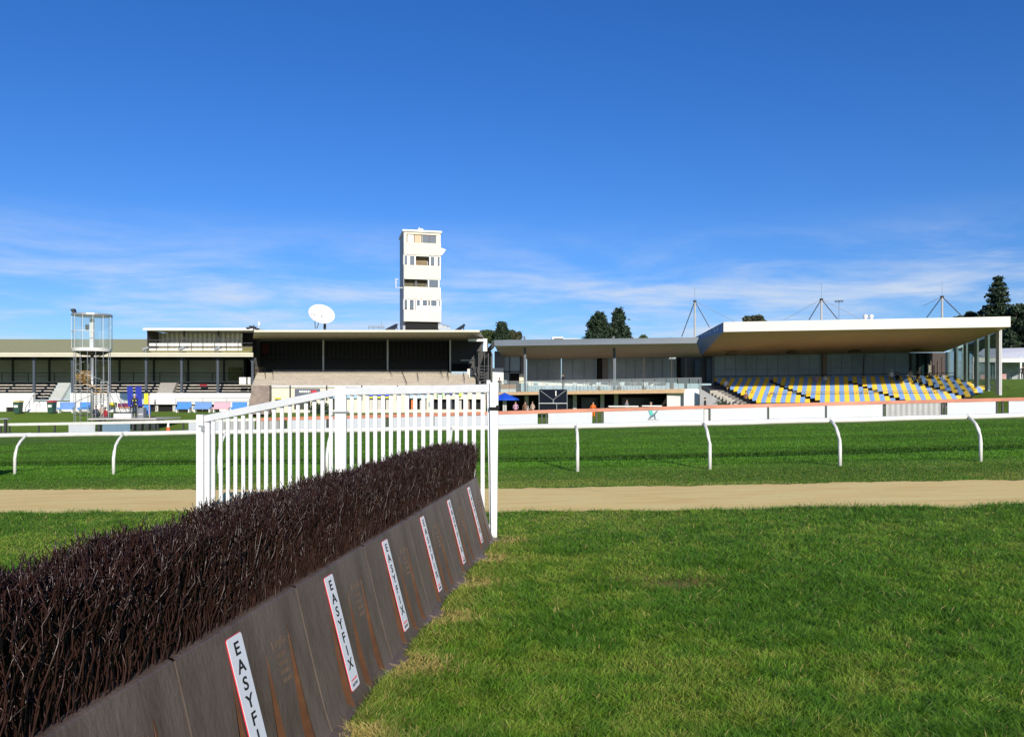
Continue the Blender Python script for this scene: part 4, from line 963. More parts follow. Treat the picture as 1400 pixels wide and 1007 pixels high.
for px in (1243.5, 1256, 1267): m = MB(); m.pbox(px, px+3.4, 482, 517, 87.1, .2); A(m, 'glass_fin', mat('dark_fin', (.025, .03, .03), .5))
m = MB(); m.pbox(1270, 1298, 482, 519, 92, .1); A(m, 'rear_wall', mat('rust_brown_wall', (.05, .035, .03), .7))
for px, yt in ((1277, 499), (1283, 493.5), (1289, 488), (1273, 482)):
    m = MB(); m.pbox(px-.8, px+.8, yt, 519, 86.5, .15); A(m, 'timber_post', mat('pink_timber', (.35, .22, .19), .7))
m = MB(); m.pbox(1269.5, 1273, 499, 510, 86, .2); A(m, 'cream_pillar', cream)
# side glass screen
SC = ((1297, 481, 517, 86.3), (1309, 471.5, 520, 83.5), (1322, 463, 524, 80.5), (1337, 458, 529, 77.5), (1352, 454, 534.5, 74.3), (1368, 448.5, 540, 71.))
finm = mat('grey_green_fin', (.24, .33, .31), .35)
for k, (px, yt, yb, Yp) in enumerate(SC):
    m = MB(); hw = 1.2 if k < 5 else 1.9; m.pbox(px-hw, px+hw, yt, yb, Yp, .5); A(m, 'screen_fin' if k < 5 else 'front_column', finm if k < 5 else mat('pale_steel', (.5, .5, .5), .4))
    if k < 5:
        n_ = SC[k+1]; m = MB(); a, b_ = W(px, yb-2, Yp), W(n_[0], n_[2]-2, n_[3]); c_, d_ = W(px, yt, Yp), W(n_[0], n_[1], n_[3]); o_ = Vector((.02, 0, 0))
        m.hexa([a, b_, b_+o_, a+o_], [c_, d_, d_+o_, c_+o_]); A(m, 'glass_panel', glassg)
m = MB(); a, b_ = W(1300, 478, 86), W(1318, 471, 86); m.pbox(1316, 1318, 470, 521, 84, .1); m.hexa([W(1299, 481, 84), W(1316, 474.5, 84), W(1316, 474.5, 84.1), W(1299, 481, 84.1)], [W(1299, 478, 84), W(1316, 470, 84), W(1316, 470, 84.1), W(1299, 478, 84.1)]); A(m, 'screen_frame', mat('mint_frame', (.45, .62, .58), .4))
# seating tiers
NROW = 13; rowd = Vector((-math.sin(R(22)), -math.cos(R(22)), 0))*.86
B0, B1 = W(978.5, 521.5, 87.6), W(1287, 517.5, 83.6); NC = 52; cstep = (B1-B0)/(NC-1); drop = .196
def seat_pos(r, c): return B0+cstep*c+rowd*r-Vector((0, 0, drop*r))
m = MB()
for r in range(NROW+1):
    a = seat_pos(r, r-1.6); b_ = seat_pos(r, min(NC+r+1, NC+13)); a, b_ = a+Vector((0, 0, -.42)), b_+Vector((0, 0, -.42))
    if r > 7: b_ = seat_pos(r, NC+7-(r-7)*1.6)+Vector((0, 0, -.42))
    m.hexa([a+rowd*.5-Vector((0, 0, .9)), b_+rowd*.5-Vector((0, 0, .9)), b_-rowd*.6-Vector((0, 0, .9)), a-rowd*.6-Vector((0, 0, .9))], [a+rowd*.5, b_+rowd*.5, b_-rowd*.6, a-rowd*.6])
A(m, 'seating_tier', mat('tier_concrete', (.16, .155, .15), .9, .15))
m = MB()
for r in range(NROW+2):
    a = seat_pos(r, r-3.4)+Vector((0, 0, -.4)); b_ = seat_pos(r, r-1.0)+Vector((0, 0, -.4))
    m.hexa([a+rowd*.5-Vector((0, 0, 1.4)), b_+rowd*.5-Vector((0, 0, 1.4)), b_-rowd*.5-Vector((0, 0, 1.4)), a-rowd*.5-Vector((0, 0, 1.4))], [a+rowd*.5, b_+rowd*.5, b_-rowd*.5, a-rowd*.5])
A(m, 'side_stairs', mat('pale_stair_concrete', (.42, .40, .37), .9))
def rail3(p, q, n_, h_, name, mt_):
    m = MB(); m.tube([p+Vector((0, 0, h_)), q+Vector((0, 0, h_))], .03, 5)
    for k in range(n_+1): s_ = p.lerp(q, k/n_); m.tube([s_, s_+Vector((0, 0, h_))], .025, 4)
    A(m, name, mt_)
up = -rowd*.8
rail3(seat_pos(0, -1)+up-Vector((0, 0, .4)), seat_pos(0, 54)+up-Vector((0, 0, .4)), 14, 1.0, 'back_rail', dark)
m = MB(); a = seat_pos(0, -1)+up-Vector((0, 0, .4)); b_ = seat_pos(0, 54)+up-Vector((0, 0, .4)); m.hexa([a, b_, b_-rowd*.05, a-rowd*.05], [p+Vector((0, 0, .7)) for p in (a, b_, b_-rowd*.05, a-rowd*.05)]); A(m, 'rear_barrier', mat('slate_barrier', (.05, .055, .07), .6))
rail3(seat_pos(9, 14)+rowd*.3-Vector((0, 0, .4)), seat_pos(9, 50)+rowd*.3-Vector((0, 0, .4)), 10, .85, 'front_rail', steelg)
for c_, r_ in ((9, 8), (14, 10), (33, 9), (47, 9)):
    m = MB(); p = seat_pos(r_, c_)-Vector((0, 0, .4)); q = p+Vector((.5, -.1, 0)); m.tube([p, p+Vector((0, 0, .8)), p+Vector((.1, 0, .95)), q+Vector((-.1, 0, .95)), q+Vector((0, 0, .8)), q], .03, 5); A(m, 'hoop_rail', dark)
# seats
def seat_mesh(mt_, name='stadium_seat'):
    m = MB()
    m.hexa([(-.22, -.22, .0), (.22, -.22, .0), (.22, .18, -.03), (-.22, .18, -.03)], [(-.22, -.24, .04), (.22, -.24, .04), (.22, .18, .01), (-.22, .18, .01)])
    m.hexa([(-.22, .16, .0), (.22, .16, .0), (.22, .20, .0), (-.22, .20, .0)], [(-.21, .25, .36), (.21, .25, .36), (.21, .29, .36), (-.21, .29, .36)])
    m.cur = 1; m.box(-.03, .03, .0, .16, -.40, -.03)
    return m
tmpY = seat_mesh(yel); 
def raw(m, mats, name):
    me = bpy.data.meshes.new(name); me.from_pydata(m.v, [], m.f)
    for q in mats: me.materials.append(q)
    me.polygons.foreach_set('material_index', m.m); me.update(); return me
meY = raw(seat_mesh(0), [yel, dark], 'stadium_seat'); meB = raw(seat_mesh(0), [bluel, dark], 'stadium_seat')
AIS = (11, 12, 28, 29, 42, 43)
seats = []
aisle = MB()
for r in range(NROW):
    for c_ in range(r, NC+r+1):
        k = c_-r
        if r > 7 and c_ > NC+7-(r-7)*1.6: continue
        if k in AIS: 
            if r > (0 if k < 20 else 1) and k in (12, 29, 43): p = seat_pos(r, c_-.5); aisle = MB(); aisle.box(p.x-.30, p.x+.30, p.y-.2, p.y+.35, p.z-.45, p.z-.18); A(aisle, 'aisle_step', black)
            if r > 1: continue
        seats.append((r, c_))
rz = R(-18)
pos = [(seat_pos(r, c_), (c_ % 2)) for r, c_ in seats]
order = sorted(range(len(seats)), key=lambda i: pos[i][0].y)
DIR = {0: 'yellow', 1: 'pale blue'}
def seat_zone(r, c_):
    k = c_-r; return 'left of the first diagonal aisle' if k < 11 else 'between the first and second diagonal aisles' if k < 28 else 'between the second and third diagonal aisles' if k < 42 else 'right of the last diagonal aisle'
for i in order[:300]:
    r, c_ = seats[i]; p, par = pos[i]; o = bpy.data.objects.new('stadium_seat', meY if par == 0 else meB); COL.objects.link(o); o.location = p; o.rotation_euler = (0, 0, rz)
    z_ = seat_zone(r, c_); tag(o, '%s plastic stadium seat %s' % (DIR[par], z_), 'seat', '%s stadium seats %s' % (DIR[par], z_))
mm = MB(); ca, sa = math.cos(rz), math.sin(rz)
for i in order[300:]:
    p, par = pos[i]; sm_ = tmpY; i0 = len(mm.v)
    mm.v += [(p.x+x*ca-y*sa, p.y+x*sa+y*ca, p.z+z) for x, y, z in sm_.v]
    mm.f += [tuple(i0+q for q in f_) for f_ in sm_.f]; mm.m += [2 if q == 1 else par for q in sm_.m]
far_seats = mm.build('stadium_seats', [yel, bluel, dark]); tag(far_seats, 'upper rows of blue and yellow stadium seats below the window wall', 'seats', kind='stuff')

# masts with cables
MASTS = ((950, 411, 392, 90, ((932, 460), (970, 447), (1006, 440.5)), 'left of the white roof edge'), (1123, 408.5, 386, 84, ((1106, 437), (1145, 436), (1176, 436), (1070, 438)), 'near the middle of the white roof'), (1288, 405, 385, 84, ((1267, 434), (1317, 434), (1262, 418)), 'near the right end of the white roof'))
for px, yt, ys_, Yp, cb, where in MASTS:
    ms = thing('roof_mast', 'grey roof mast with stay cables '+where, 'mast', tuple(W(px, 442, Yp)), group='masts above the main grandstand')
    m = MB(); m.tube([W(px, 466 if px < 960 else 440, Yp), W(px, yt, Yp)], .11, 8); m.build('pole', mat('mast_paint', (.42, .42, .40), .5), ms)
    m = MB(); m.tube([W(px, yt, Yp), W(px, ys_, Yp)], .018, 4); m.build('spike', steelg, ms)
    m = MB(); m.disc((PX(px, Yp), Yp), .16, PZ(yt+2, Yp), .2, PZ(yt-.5, Yp), 10); m.build('mast_head', dark, ms)
    for q, (cx, cy) in enumerate(cb):
        m = MB(); m.tube([W(px, yt+.5, Yp), W(cx, cy, Yp+(3 if q > 1 else -1))], .05 if q < 2 else .022, 5); m.build('stay_cable', dark if q < 2 else steelg, ms)
for k, px in enumerate((1183, 1191)):
    vt = thing('roof_vent', ['left of two white round roof vents', 'right of two white round roof vents'][k]+' on the main grandstand', 'roof vent', tuple(W(px, 435.5, 80)))
    m = MB(); m.disc((PX(px, 80), 80), .16, PZ(437.5, 80), .16, PZ(434, 80), 12); m.build('stem', white, vt)
    m = MB(); m.disc((PX(px, 80), 80), .24, PZ(434, 80), .24, PZ(431, 80), 14); m.disc((PX(px, 80), 80), .24, PZ(431, 80), .1, PZ(429.6, 80), 14); m.build('cap', white, vt)
al = thing('lamp_post', 'thin dark curved post standing against the window wall of the main grandstand', 'lamp post', tuple(W(1181, 516, 86)))
m = MB(); m.tube([W(1180.5, 518, 86), W(1180.8, 500, 86), W(1181.3, 487, 86), W(1183.5, 483.5, 86)], .06, 6); m.build('pole', dark, al)
wf = thing('aerial', 'small television aerial above the main grandstand roof right of the middle mast', 'aerial', tuple(W(1147, 436, 90)))
m = MB(); m.tube([W(1147, 437, 90), W(1147, 411, 90)], .02, 4); m.tube([W(1141, 412, 90), W(1153, 411, 90)], .04, 4)
for k in range(6): m.tube([W(1142+k*2, 410.5, 90), W(1142+k*2, 413.5, 90)], .03, 4)
m.build('antenna', dark, wf)

# ------------------------------------------------------------------ commentary pod (glass cylinder)
YP = 65.; PXc = PX(126, YP); gz = PZ(571.5, YP); rp_ = 1.47
pod = thing('camera_pod', 'round glass viewing pod raised on a steel column with a spiral stair', 'viewing pod', (PXc, YP, gz))
A = lambda m, name, mt_, **k: m.build(name, mt_, pod, **k)
zt, zb_ = PZ(432, YP), PZ(477, YP)
m = MB(); m.tube([(PXc, YP, gz-1), (PXc, YP, zb_)], .13, 12); A(m, 'column', steelg, smooth=True)
m = MB(); m.disc((PXc, YP), rp_-.05, zb_-.22, rp_, zb_+.05, 32); A(m, 'floor', white)
m = MB(); m.disc((PXc, YP), .75, zb_-.5, rp_*.95, zb_-.22, 24); A(m, 'floor_underside', dark)
m = MB(); m.disc((PXc, YP), rp_+.05, zt, rp_+.02, zt+.14, 32); m.disc((PXc, YP), rp_*.98, zt+.14, .1, zt+.28, 32); A(m, 'roof', steelg)
for k in range(12):
    a0, a1 = k*math.pi/6+.02, (k+1)*math.pi/6-.02; m = MB(); P4 = []
    for q in range(4): t = a0+(a1-a0)*q/3; P4.append((PXc+rp_*math.cos(t), YP+rp_*math.sin(t)))
    for q in range(3): m.face([(*P4[q], zb_+.05), (*P4[q+1], zb_+.05), (*P4[q+1], zt), (*P4[q], zt)])
    A(m, 'glass_panel', glassc)
m = MB()
for k in range(12): t = k*math.pi/6; m.tube([(PXc+rp_*math.cos(t), YP+rp_*math.sin(t), zb_), (PXc+rp_*math.cos(t), YP+rp_*math.sin(t), zt)], .016, 5)
zm = PZ(453.5, YP); ring = [(PXc+rp_*math.cos(t*math.pi/16), YP+rp_*math.sin(t*math.pi/16), zm) for t in range(33)]; m.tube(ring[16:28], .028, 5); A(m, 'frame', white)
ring = []
m = MB(); m.box(PXc-.16, PXc+.14, YP-.1, YP+.1, zb_, zt-.2); A(m, 'equipment_column', white)
m = MB(); m.disc((PXc-.3, YP-.2), .12, PZ(452, YP), .14, PZ(444, YP), 10); A(m, 'camera', dark)
m = MB()
for k in range(14):
    t = k*2*math.pi/14; x, y = PXc+1.32*math.cos(t), YP+1.32*math.sin(t)
    m.tube([(x, y, gz-.6), (x, y, zb_-.1)], .022, 4)
A(m, 'cage_rod', steelg)
m = MB()
for k in range(26):
    t = R(200)-k*R(21); z = gz+.25+k*.178; 
    if z > zb_-.7: break
    if PZ(540, YP) < z < PZ(535, YP): pass
    c_, s_ = math.cos(t), math.sin(t); c2, s2 = math.cos(t+.36), math.sin(t+.36); m.cur = 0 if (z > PZ(538, YP) and z < PZ(506, YP)) else 1
    m.hexa([(PXc, YP, z), (PXc+1.2*c_, YP+1.2*s_, z), (PXc+1.2*c2, YP+1.2*s2, z)], [(PXc, YP, z+.05), (PXc+1.2*c_, YP+1.2*s_, z+.05), (PXc+1.2*c2, YP+1.2*s2, z+.05)])
A(m, 'spiral_stair', [mat('ochre_tread', (.62, .36, .10), .6), dark])
m = MB(); pts = []
for k in range(40): t = R(200)-k*R(14); z = gz+1.2+k*.117; pts.append((PXc+1.22*math.cos(t), YP+1.22*math.sin(t), min(z, zb_-.2)))
m.tube(pts, .03, 5); A(m, 'stair_handrail', steelg)
m = MB(); a = W(149, 535, 65); b_ = W(161, 561, 64.5); m.tube([a, b_], .03, 5); m.tube([a+Vector((.5, 0, 0)), b_+Vector((.5, 0, 0))], .03, 5); m.pbox(137, 149, 521, 523, 65.5, .1); m.tube([W(138, 522, 65.5), W(138, 570, 65.5)], .05, 5); m.tube([W(148, 522, 65.5), W(148, 570, 65.5)], .08, 6); A(m, 'access_ladder', steelg)
fl = thing('floodlight', 'dark floodlight tilted on the roof edge of the glass pod', 'floodlight', tuple(W(103, 431, 65)))
m = MB(); a = W(103, 427, 65); m.tube([W(104, 431, 65), a], .05, 5); m.build('bracket', dark, fl)
m = MB(); m.hexa([a+Vector(q) for q in ((-.1, -.15, -.2), (.12, -.15, -.25), (.12, .15, -.25), (-.1, .15, -.2))], [a+Vector(q) for q in ((-.35, -.15, .25), (-.05, -.15, .3), (-.05, .15, .3), (-.35, .15, .25))]); m.build('lamp_head', dark, fl)
# raised platform behind the rail
pl = thing('timber_platform', 'low dark platform behind the white rail carrying the pod and equipment', 'platform', (PX(170, 64), 64, g(PX(170, 64), 64)))
m = MB(); m.box(PX(118, 63), PX(212, 63), 63.2, 68, PZ(573.5, 63.2), PZ(571.7, 63.2)); m.build('deck', greyw, pl)
m = MB(); 
for px in (133, 140, 180, 190, 200, 209): m.box(PX(px, 63.4), PX(px+3, 63.4), 63.4, 63.7, g(-30, 63)-.3, PZ(573, 63.4))
m.build('support', dark, pl)
m = MB(); m.box(PX(180, 64), PX(210, 64), 64, 66, g(-30, 64)-.3, PZ(574, 64)); m.build('crate_stack', mat('dark_green_crate', (.02, .035, .03), .7, .5, 2.), pl)
# banners, boards, benches, bins
for k, (x0, x1) in enumerate(((173.5, 182.5), (185, 194.5))):
    bn = thing('banner', ['left one of two tall royal blue banners', 'right one of two tall royal blue banners'][k]+' behind the person in black', 'banner', tuple(W((x0+x1)/2, 570, 67)))
    m = MB(); m.hexa([W(x0+1.5, 555, 67), W(x1, 555, 67), W(x1, 555, 67.05), W(x0+1.5, 555, 67.05)], [W(x0, 528, 67), W(x1-1, 528, 67), W(x1-1, 528, 67.05), W(x0, 528, 67.05)]); m.build('cloth', bluep, bn)
    m = MB(); m.tube([W(x0+2, 528, 67.1), W(x0+3, 571, 67.1)], .03, 5); m.build('pole', steelg, bn)
yb_ = thing('notice_stand', 'yellow notice board above a blue panel right of the blue banners', 'sign', tuple(W(200, 570, 66)))
m = MB(); m.pbox(197, 202.5, 537.5, 552, 66, .15); m.build('yellow_board', yelp, yb_); m = MB(); m.pbox(197, 204, 553.5, 567, 66, .3); m.build('blue_board', mat('mid_blue_paint', (.05, .25, .6), .5), yb_)
m = MB(); m.tube([W(203.3, 541, 66), W(204.5, 571, 66)], .04, 5); m.tube([W(198, 566, 66), W(196.5, 572, 66)], .03, 5); m.build('frame', pinkp, yb_)
bx2 = thing('purple_stall', 'purple fronted box with orange trim left of the blue banners', 'stall', tuple(W(169, 560, 68)))
m = MB(); m.pbox(161, 177.5, 551, 556, 68, .8); m.build('purple_front', purple, bx2)
m = MB()
for k in range(7): m.face([W(161+k*2.4, 556, 67.95), W(163.4+k*2.4, 556, 67.95), W(162.2+k*2.4, 557.6, 67.95)])
m.build('trim', mat('orange_trim', (.7, .25, .05), .6), bx2); m = MB(); m.pbox(162, 177, 556, 565, 68.3, .4); m.build('base', white, bx2)
bx2 = thing('yellow_box', 'small yellow painted box beside the pod stair', 'box', tuple(W(151, 560, 68)))
m = MB(); m.pbox(147, 156, 550, 556.5, 68, .5); m.build('lid', yelp, bx2); m = MB(); m.pbox(148, 155, 556.6, 563, 68.1, .4); m.build('body', white, bx2)
bx2 = thing('equipment_case', 'white equipment case on the platform left of the person in black', 'case', tuple(W(167, 571.5, 64.5)))
m = MB(); m.pbox(155, 179, 565, 571.5, 64.5, .7); m.build('case', white, bx2, bevel=.03); m = MB(); m.pbox(158, 176, 563, 565, 64.7, .4); m.build('lid', dark, bx2)
bx2 = thing('equipment_case', 'grey speaker case on the platform between the person in black and the blue panel', 'case', tuple(W(193, 571.5, 64.8)))
m = MB(); m.pbox(188, 196, 557, 571.5, 64.8, .6); m.build('case', mat('grey_case', (.2, .22, .25), .6), bx2, bevel=.03); m = MB(); m.pbox(188.8, 195.3, 565.5, 566.6, 64.75, .05); m.build('stripe', white, bx2)
def bench(px0, px1, mt_, label, Y=78., yt=549.5):
    gz_ = g(PX(px0, Y), Y); b = thing('bench', label, 'bench', (PX((px0+px1)/2, Y), Y, gz_), group='painted benches on the lawn'); zt_ = PZ(yt, Y)
    x0, x1 = PX(px0, Y), PX(px1, Y); zs = gz_+(zt_-gz_)*.5
    m = MB(); m.box(x0, x1, Y+.28, Y+.33, zs+.02, zt_); m.build('backrest', mt_, b)
    m = MB(); m.box(x0, x1, Y-.15, Y+.27, zs-.03, zs+.02); m.box(x0, x1, Y-.2, Y-.16, zs-.18, zs+.02); m.build('seat', mt_, b)
    for x in (x0+.1, x1-.1): m = MB(); m.box(x-.05, x+.05, Y-.14, Y+.27, gz_, zs-.031); m.build('leg', white, b)
bench(79.5, 101, bluel, 'pale blue bench right of the red lidded bin'); bench(107, 123.5, blue, 'blue bench just left of the pod column')
bench(240.5, 260, blue, 'blue bench, leftmost of the four against the long white wall'); bench(265, 288, bluel, 'light blue bench between a blue and a pink bench'); bench(291, 313.5, pinkp, 'pale pink bench on the lawn'); bench(316, 336.5, blue, 'blue bench right of the pink bench')
def bin_(px, lidm, label):
    Y = 77.5; x = PX(px, Y); z = g(x, Y); b = thing('wheelie_bin', label, 'bin', (x, Y, z)); zt_ = PZ(549.5, Y); w = .30
    m = MB(); m.hexa([(x-w*.8, Y-.3, z+.05), (x+w*.8, Y-.3, z+.05), (x+w*.8, Y+.25, z+.05), (x-w*.8, Y+.25, z+.05)], [(x-w, Y-.36, zt_), (x+w, Y-.36, zt_), (x+w, Y+.33, zt_), (x-w, Y+.33, zt_)]); m.build('body', greenbin, b)
    m = MB(); m.hexa([(x-w-.03, Y-.4, zt_+.002), (x+w+.03, Y-.4, zt_+.002), (x+w+.03, Y+.36, zt_+.002), (x-w-.03, Y+.36, zt_+.002)], [(x-w, Y-.3, zt_+.10), (x+w, Y-.3, zt_+.10), (x+w, Y+.33, zt_+.16), (x-w, Y+.33, zt_+.16)]); m.build('lid', lidm, b)
    m = MB(); m.hexa([(x-.18, Y-.385, z+.62), (x+.18, Y-.385, z+.62), (x+.18, Y-.35, z+.62), (x-.18, Y-.35, z+.62)], [(x-.18, Y-.385, z+.85), (x+.18, Y-.385, z+.85), (x+.18, Y-.35, z+.85), (x-.18, Y-.35, z+.85)]); m.build('sticker', white, b)
    for sx in (-w*.8, w*.8): m = MB(); m.tube([(x+sx-.03, Y+.3, z+.1), (x+sx+.03, Y+.3, z+.1)], .1, 10); m.build('wheel', black, b)
bin_(25, mat('pale_yellow_lid', (.75, .62, .25), .5), 'green wheelie bin with yellow lid left of the white stairs'); bin_(71, redp, 'green wheelie bin with red lid right of the white stairs')
lr = thing('lawn_guardrail', 'thin grey guardrail behind the benches along the white wall', 'guardrail', (PX(290, 81), 81, .5))
m = MB(); m.tube([W(240, 544.5, 81), W(341, 544, 81)], .025, 5)
for px in (240, 277, 310, 341): m.tube([W(px, 544.3, 81), W(px, 561, 81)], .025, 5)
m.build('rails', steelg, lr)
tp = thing('tripod_stand', 'thin dark tripod standing on the lawn before the white wall', 'tripod', tuple(W(212, 560, 78)))
m = MB(); c_ = W(212, 545, 78)
for q in (209.5, 214, 212): m.tube([c_, W(q, 561, 78+(.5 if q == 212 else 0))], .025, 4)
m.build('legs', dark, tp)

# marquee at right
mq = thing('marquee', 'white marquee tent with open side on the grass bank at the right', 'tent', (PX(1385, 100), 100, 4.4))
tentw = mat('tent_canvas', (.74, .76, .80), .6, .05)
m = MB(); m.hexa([W(1330, 488, 98), W(1440, 490, 98), W(1440, 490, 112), W(1330, 488, 112)], [W(1345, 476.5, 104), W(1440, 474.5, 104), W(1440, 474.5, 106), W(1345, 476.5, 106)]); m.build('roof', tentw, mq)
m = MB()
for px in (1331, 1362, 1396, 1430): m.pbox(px-1.2, px+1.2, 488, 520, 98.2, .2)
m.pbox(1330, 1440, 488.5, 495, 98.1, .08); m.build('frame', white, mq)
m = MB(); m.pbox(1333, 1440, 495, 519, 104, .1); m.build('back_wall', mat('tent_interior', (.30, .33, .37), .7, .3, .6), mq)
m = MB(); m.hexa([W(1333, 520, 98), W(1358, 520, 99), W(1358, 520, 104), W(1333, 520, 104)], [W(1333, 482, 98), W(1358, 492, 99), W(1358, 492, 104), W(1333, 482, 104)]); m.build('side_wall', mat('tent_side', (.16, .22, .24), .6), mq)
bf = thing('crowd_barrier', 'dark mesh barrier with pink banner on the grass bank before the marquee', 'barrier', tuple(W(1370, 519, 93)))
m = MB(); m.tube([W(1335, 509.5, 93), W(1440, 509, 93)], .03, 5)
for px in range(1338, 1440, 9): m.tube([W(px, 509.5, 93), W(px, 519, 93)], .05, 4)
m.build('rail', dark, bf); m = MB(); m.pbox(1341, 1352, 512.5, 520, 92.8, .05); m.pbox(1362, 1376, 511, 518, 92.9, .05); m.build('banner', mat('dusty_pink', (.45, .27, .24), .7, .3, 3.), bf)
gw = thing('guy_wire', 'dark stake leaning on the grass bank beside the front roof column', 'stake', tuple(W(1384, 536, 75)))
m = MB(); m.tube([W(1374, 527, 75), W(1385, 535, 75)], .03, 5); m.build('stake', dark, gw)

# ------------------------------------------------------------------ people
def skeleton(pose):
    z = 0 if pose == 'stand' else -.45
    V = {'pel': (0, 0, .95+z), 'sp': (0, .01, 1.15+z), 'ch': (0, 0, 1.36+z), 'nk': (0, 0, 1.49+z), 'hd': (0, -.015, 1.60+z), 'ht': (0, -.01, 1.70+z)}
    Rr_ = {'pel': .135, 'sp': .115, 'ch': .125, 'nk': .055, 'hd': .088, 'ht': .065}
    E = [('pel', 'sp'), ('sp', 'ch'), ('ch', 'nk'), ('nk', 'hd'), ('hd', 'ht')]
    for s_, q in ((-1, 'l'), (1, 'r')):
        V['sh'+q] = (s_*.17, 0, 1.40+z); Rr_['sh'+q] = .062; V['el'+q] = (s_*.23, .03, 1.13+z); Rr_['el'+q] = .043
        V['wr'+q] = (s_*.20, -.12, .93+z) if pose == 'stand' else (s_*.14, -.25, 1.02+z); Rr_['wr'+q] = .03
        V['hn'+q] = tuple(np.array(V['wr'+q])+np.array((-.01*s_, -.06, -.06 if pose == 'stand' else -.01))); Rr_['hn'+q] = .03
        V['hp'+q] = (s_*.09, 0, .90+z); Rr_['hp'+q] = .09
        if pose == 'stand': V['kn'+q] = (s_*.10, -.02, .50); V['an'+q] = (s_*.10, .02, .09); V['to'+q] = (s_*.11, -.14, .04)
        else: V['kn'+q] = (s_*.11, -.43, .50); V['an'+q] = (s_*.11, -.42, .09); V['to'+q] = (s_*.12, -.57, .04)
        Rr_['kn'+q] = .06; Rr_['an'+q] = .042; Rr_['to'+q] = .035
        E += [('ch', 'sh'+q), ('sh'+q, 'el'+q), ('el'+q, 'wr'+q), ('wr'+q, 'hn'+q), ('pel', 'hp'+q), ('hp'+q, 'kn'+q), ('kn'+q, 'an'+q), ('an'+q, 'to'+q)]
    names = list(V); me = bpy.data.meshes.new('sk'); me.from_pydata([V[k] for k in names], [(names.index(a), names.index(b)) for a, b in E], [])
    o = bpy.data.objects.new('sk', me); COL.objects.link(o); o.modifiers.new('s', 'SKIN')
    for i, k in enumerate(names): me.skin_vertices[0].data[i].radius = (Rr_[k], Rr_[k]*.85)
    me.skin_vertices[0].data[0].use_root = True
    o.modifiers.new('ss', 'SUBSURF').levels = 1
    dg = bpy.context.evaluated_depsgraph_get(); r = bpy.data.meshes.new_from_object(o.evaluated_get(dg)); bpy.data.objects.remove(o); return r
BODY = {p: skeleton(p) for p in ('stand', 'sit')}
def person(px, ytop, Y, pose, top, legs, label, rot=0, hat=None, scale=1., z=None, group=None):
    hgt = (1.75 if pose == 'stand' else 1.30)*scale; x = PX(px, Y)
    z = PZ(ytop, Y)-hgt if z is None else z
    root = thing('person', label, 'person', (x, Y, z), rot, group); root.scale = (scale,)*3
    me = BODY[pose].copy(); me.materials.clear()
    for q in (skin, top, legs, dark): me.materials.append(q)
    off = 0 if pose == 'stand' else -.45
    for p in me.polygons:
        c = p.center; h = c.z-off; p.use_smooth = True
        if pose == 'sit' and c.y < -.2 and h < 1.2 and abs(c.x) < .19 and c.z < .62: h = .5
        if h > 1.47: k = 0
        elif h > .95 and not (c.y < -.16): k = 1
        elif c.y < -.14 and (h > .8) and abs(c.x) > .1 and pose == 'stand': k = 0
        elif pose == 'sit' and c.z > .535 and c.y < -.2: k = 0
        elif c.z < .09: k = 3
        elif h > .95: k = 1
        else: k = 2
        p.material_index = k
    o = bpy.data.objects.new('body', me); COL.objects.link(o); o.parent = root
    m = MB(); zc = 1.655+off
    for a in range(5):
        for b_ in range(10):
            pass
    prev = None; rings_ = []
    for a in range(6):
        t = a/5*math.pi*.55; rr = .105*math.sin(t)+.001; rings_.append([(rr*math.cos(b_*math.pi/5), .012+rr*1.05*math.sin(b_*math.pi/5), zc+.1*math.cos(t)) for b_ in range(10)])
    for a in range(5):
        for b_ in range(10): m.face([rings_[a][b_], rings_[a+1][b_], rings_[a+1][(b_+1) % 10], rings_[a][(b_+1) % 10]])
    if hat is not None: m.disc((0, 0), .19, zc+.02, .17, zc+.035, 16)
    m.build('hat' if hat is not None else 'hair', hat if hat is not None else hairm, root, local=True)
    return root
C = lambda nm, c: mat(nm, c, .8, .15, 8.)
blk = C('black_cloth', (.012, .012, .014)); nav = C('navy_cloth', (.02, .03, .07)); wht = C('white_cloth', (.7, .7, .7)); flor = C('floral_cloth', (.5, .3, .42)); beig = C('beige_cloth', (.55, .42, .33)); orn = C('orange_hivis', (.85, .16, .02)); gry = C('grey_cloth', (.2, .2, .22)); brn = C('brown_cloth', (.2, .1, .06)); redc = C('red_cloth', (.4, .03, .04))
cop = person(184, 538.5, 64.2, 'stand', blk, blk, 'person in black uniform with white cap standing before the blue banners', R(20), hat=wht, scale=1.1)
m = MB()
for s_ in (-.1, .1): m.box(s_-.02, s_+.02, -.14, -.125, 1.22, 1.34)
m.box(.06, .16, -.143, -.127, 1.0, 1.04); m.build('vest_strips', C('hivis_yellow', (.7, .75, .05)), cop, local=True)
person(131, 554, 65, 'sit', nav, nav, 'person in navy and white sitting at the foot of the pod column', R(40)); person(144, 556, 65.2, 'sit', redc, gry, 'person in dark red sitting by the pod stair', R(-30)); person(139, 553, 66.5, 'sit', beig, blk, 'person in beige leaning beside the pod column', R(10))
person(769.5, 511.5, 81.3, 'stand', blk, blk, 'person in black standing on the balcony above the display board', R(60), z=FLOOR)
person(683, 516, 82.5, 'stand', blk, blk, 'person in black standing by the white wall at the balcony end', R(30))
for px, tp_, lb in ((705, flor, 'person in pale floral top seated under the balcony near the blue parasol'), (718, brn, 'person in brown seated by the white pier under the balcony'), (728, beig, 'person in beige seated left of the display board')):
    person(px, 548, 72, 'sit', tp_, blk, lb, R(random.uniform(-60, 60)))
person(811, 548.5, 68, 'stand', orn, orn, 'person in orange high visibility jacket behind the track fence', R(-10))
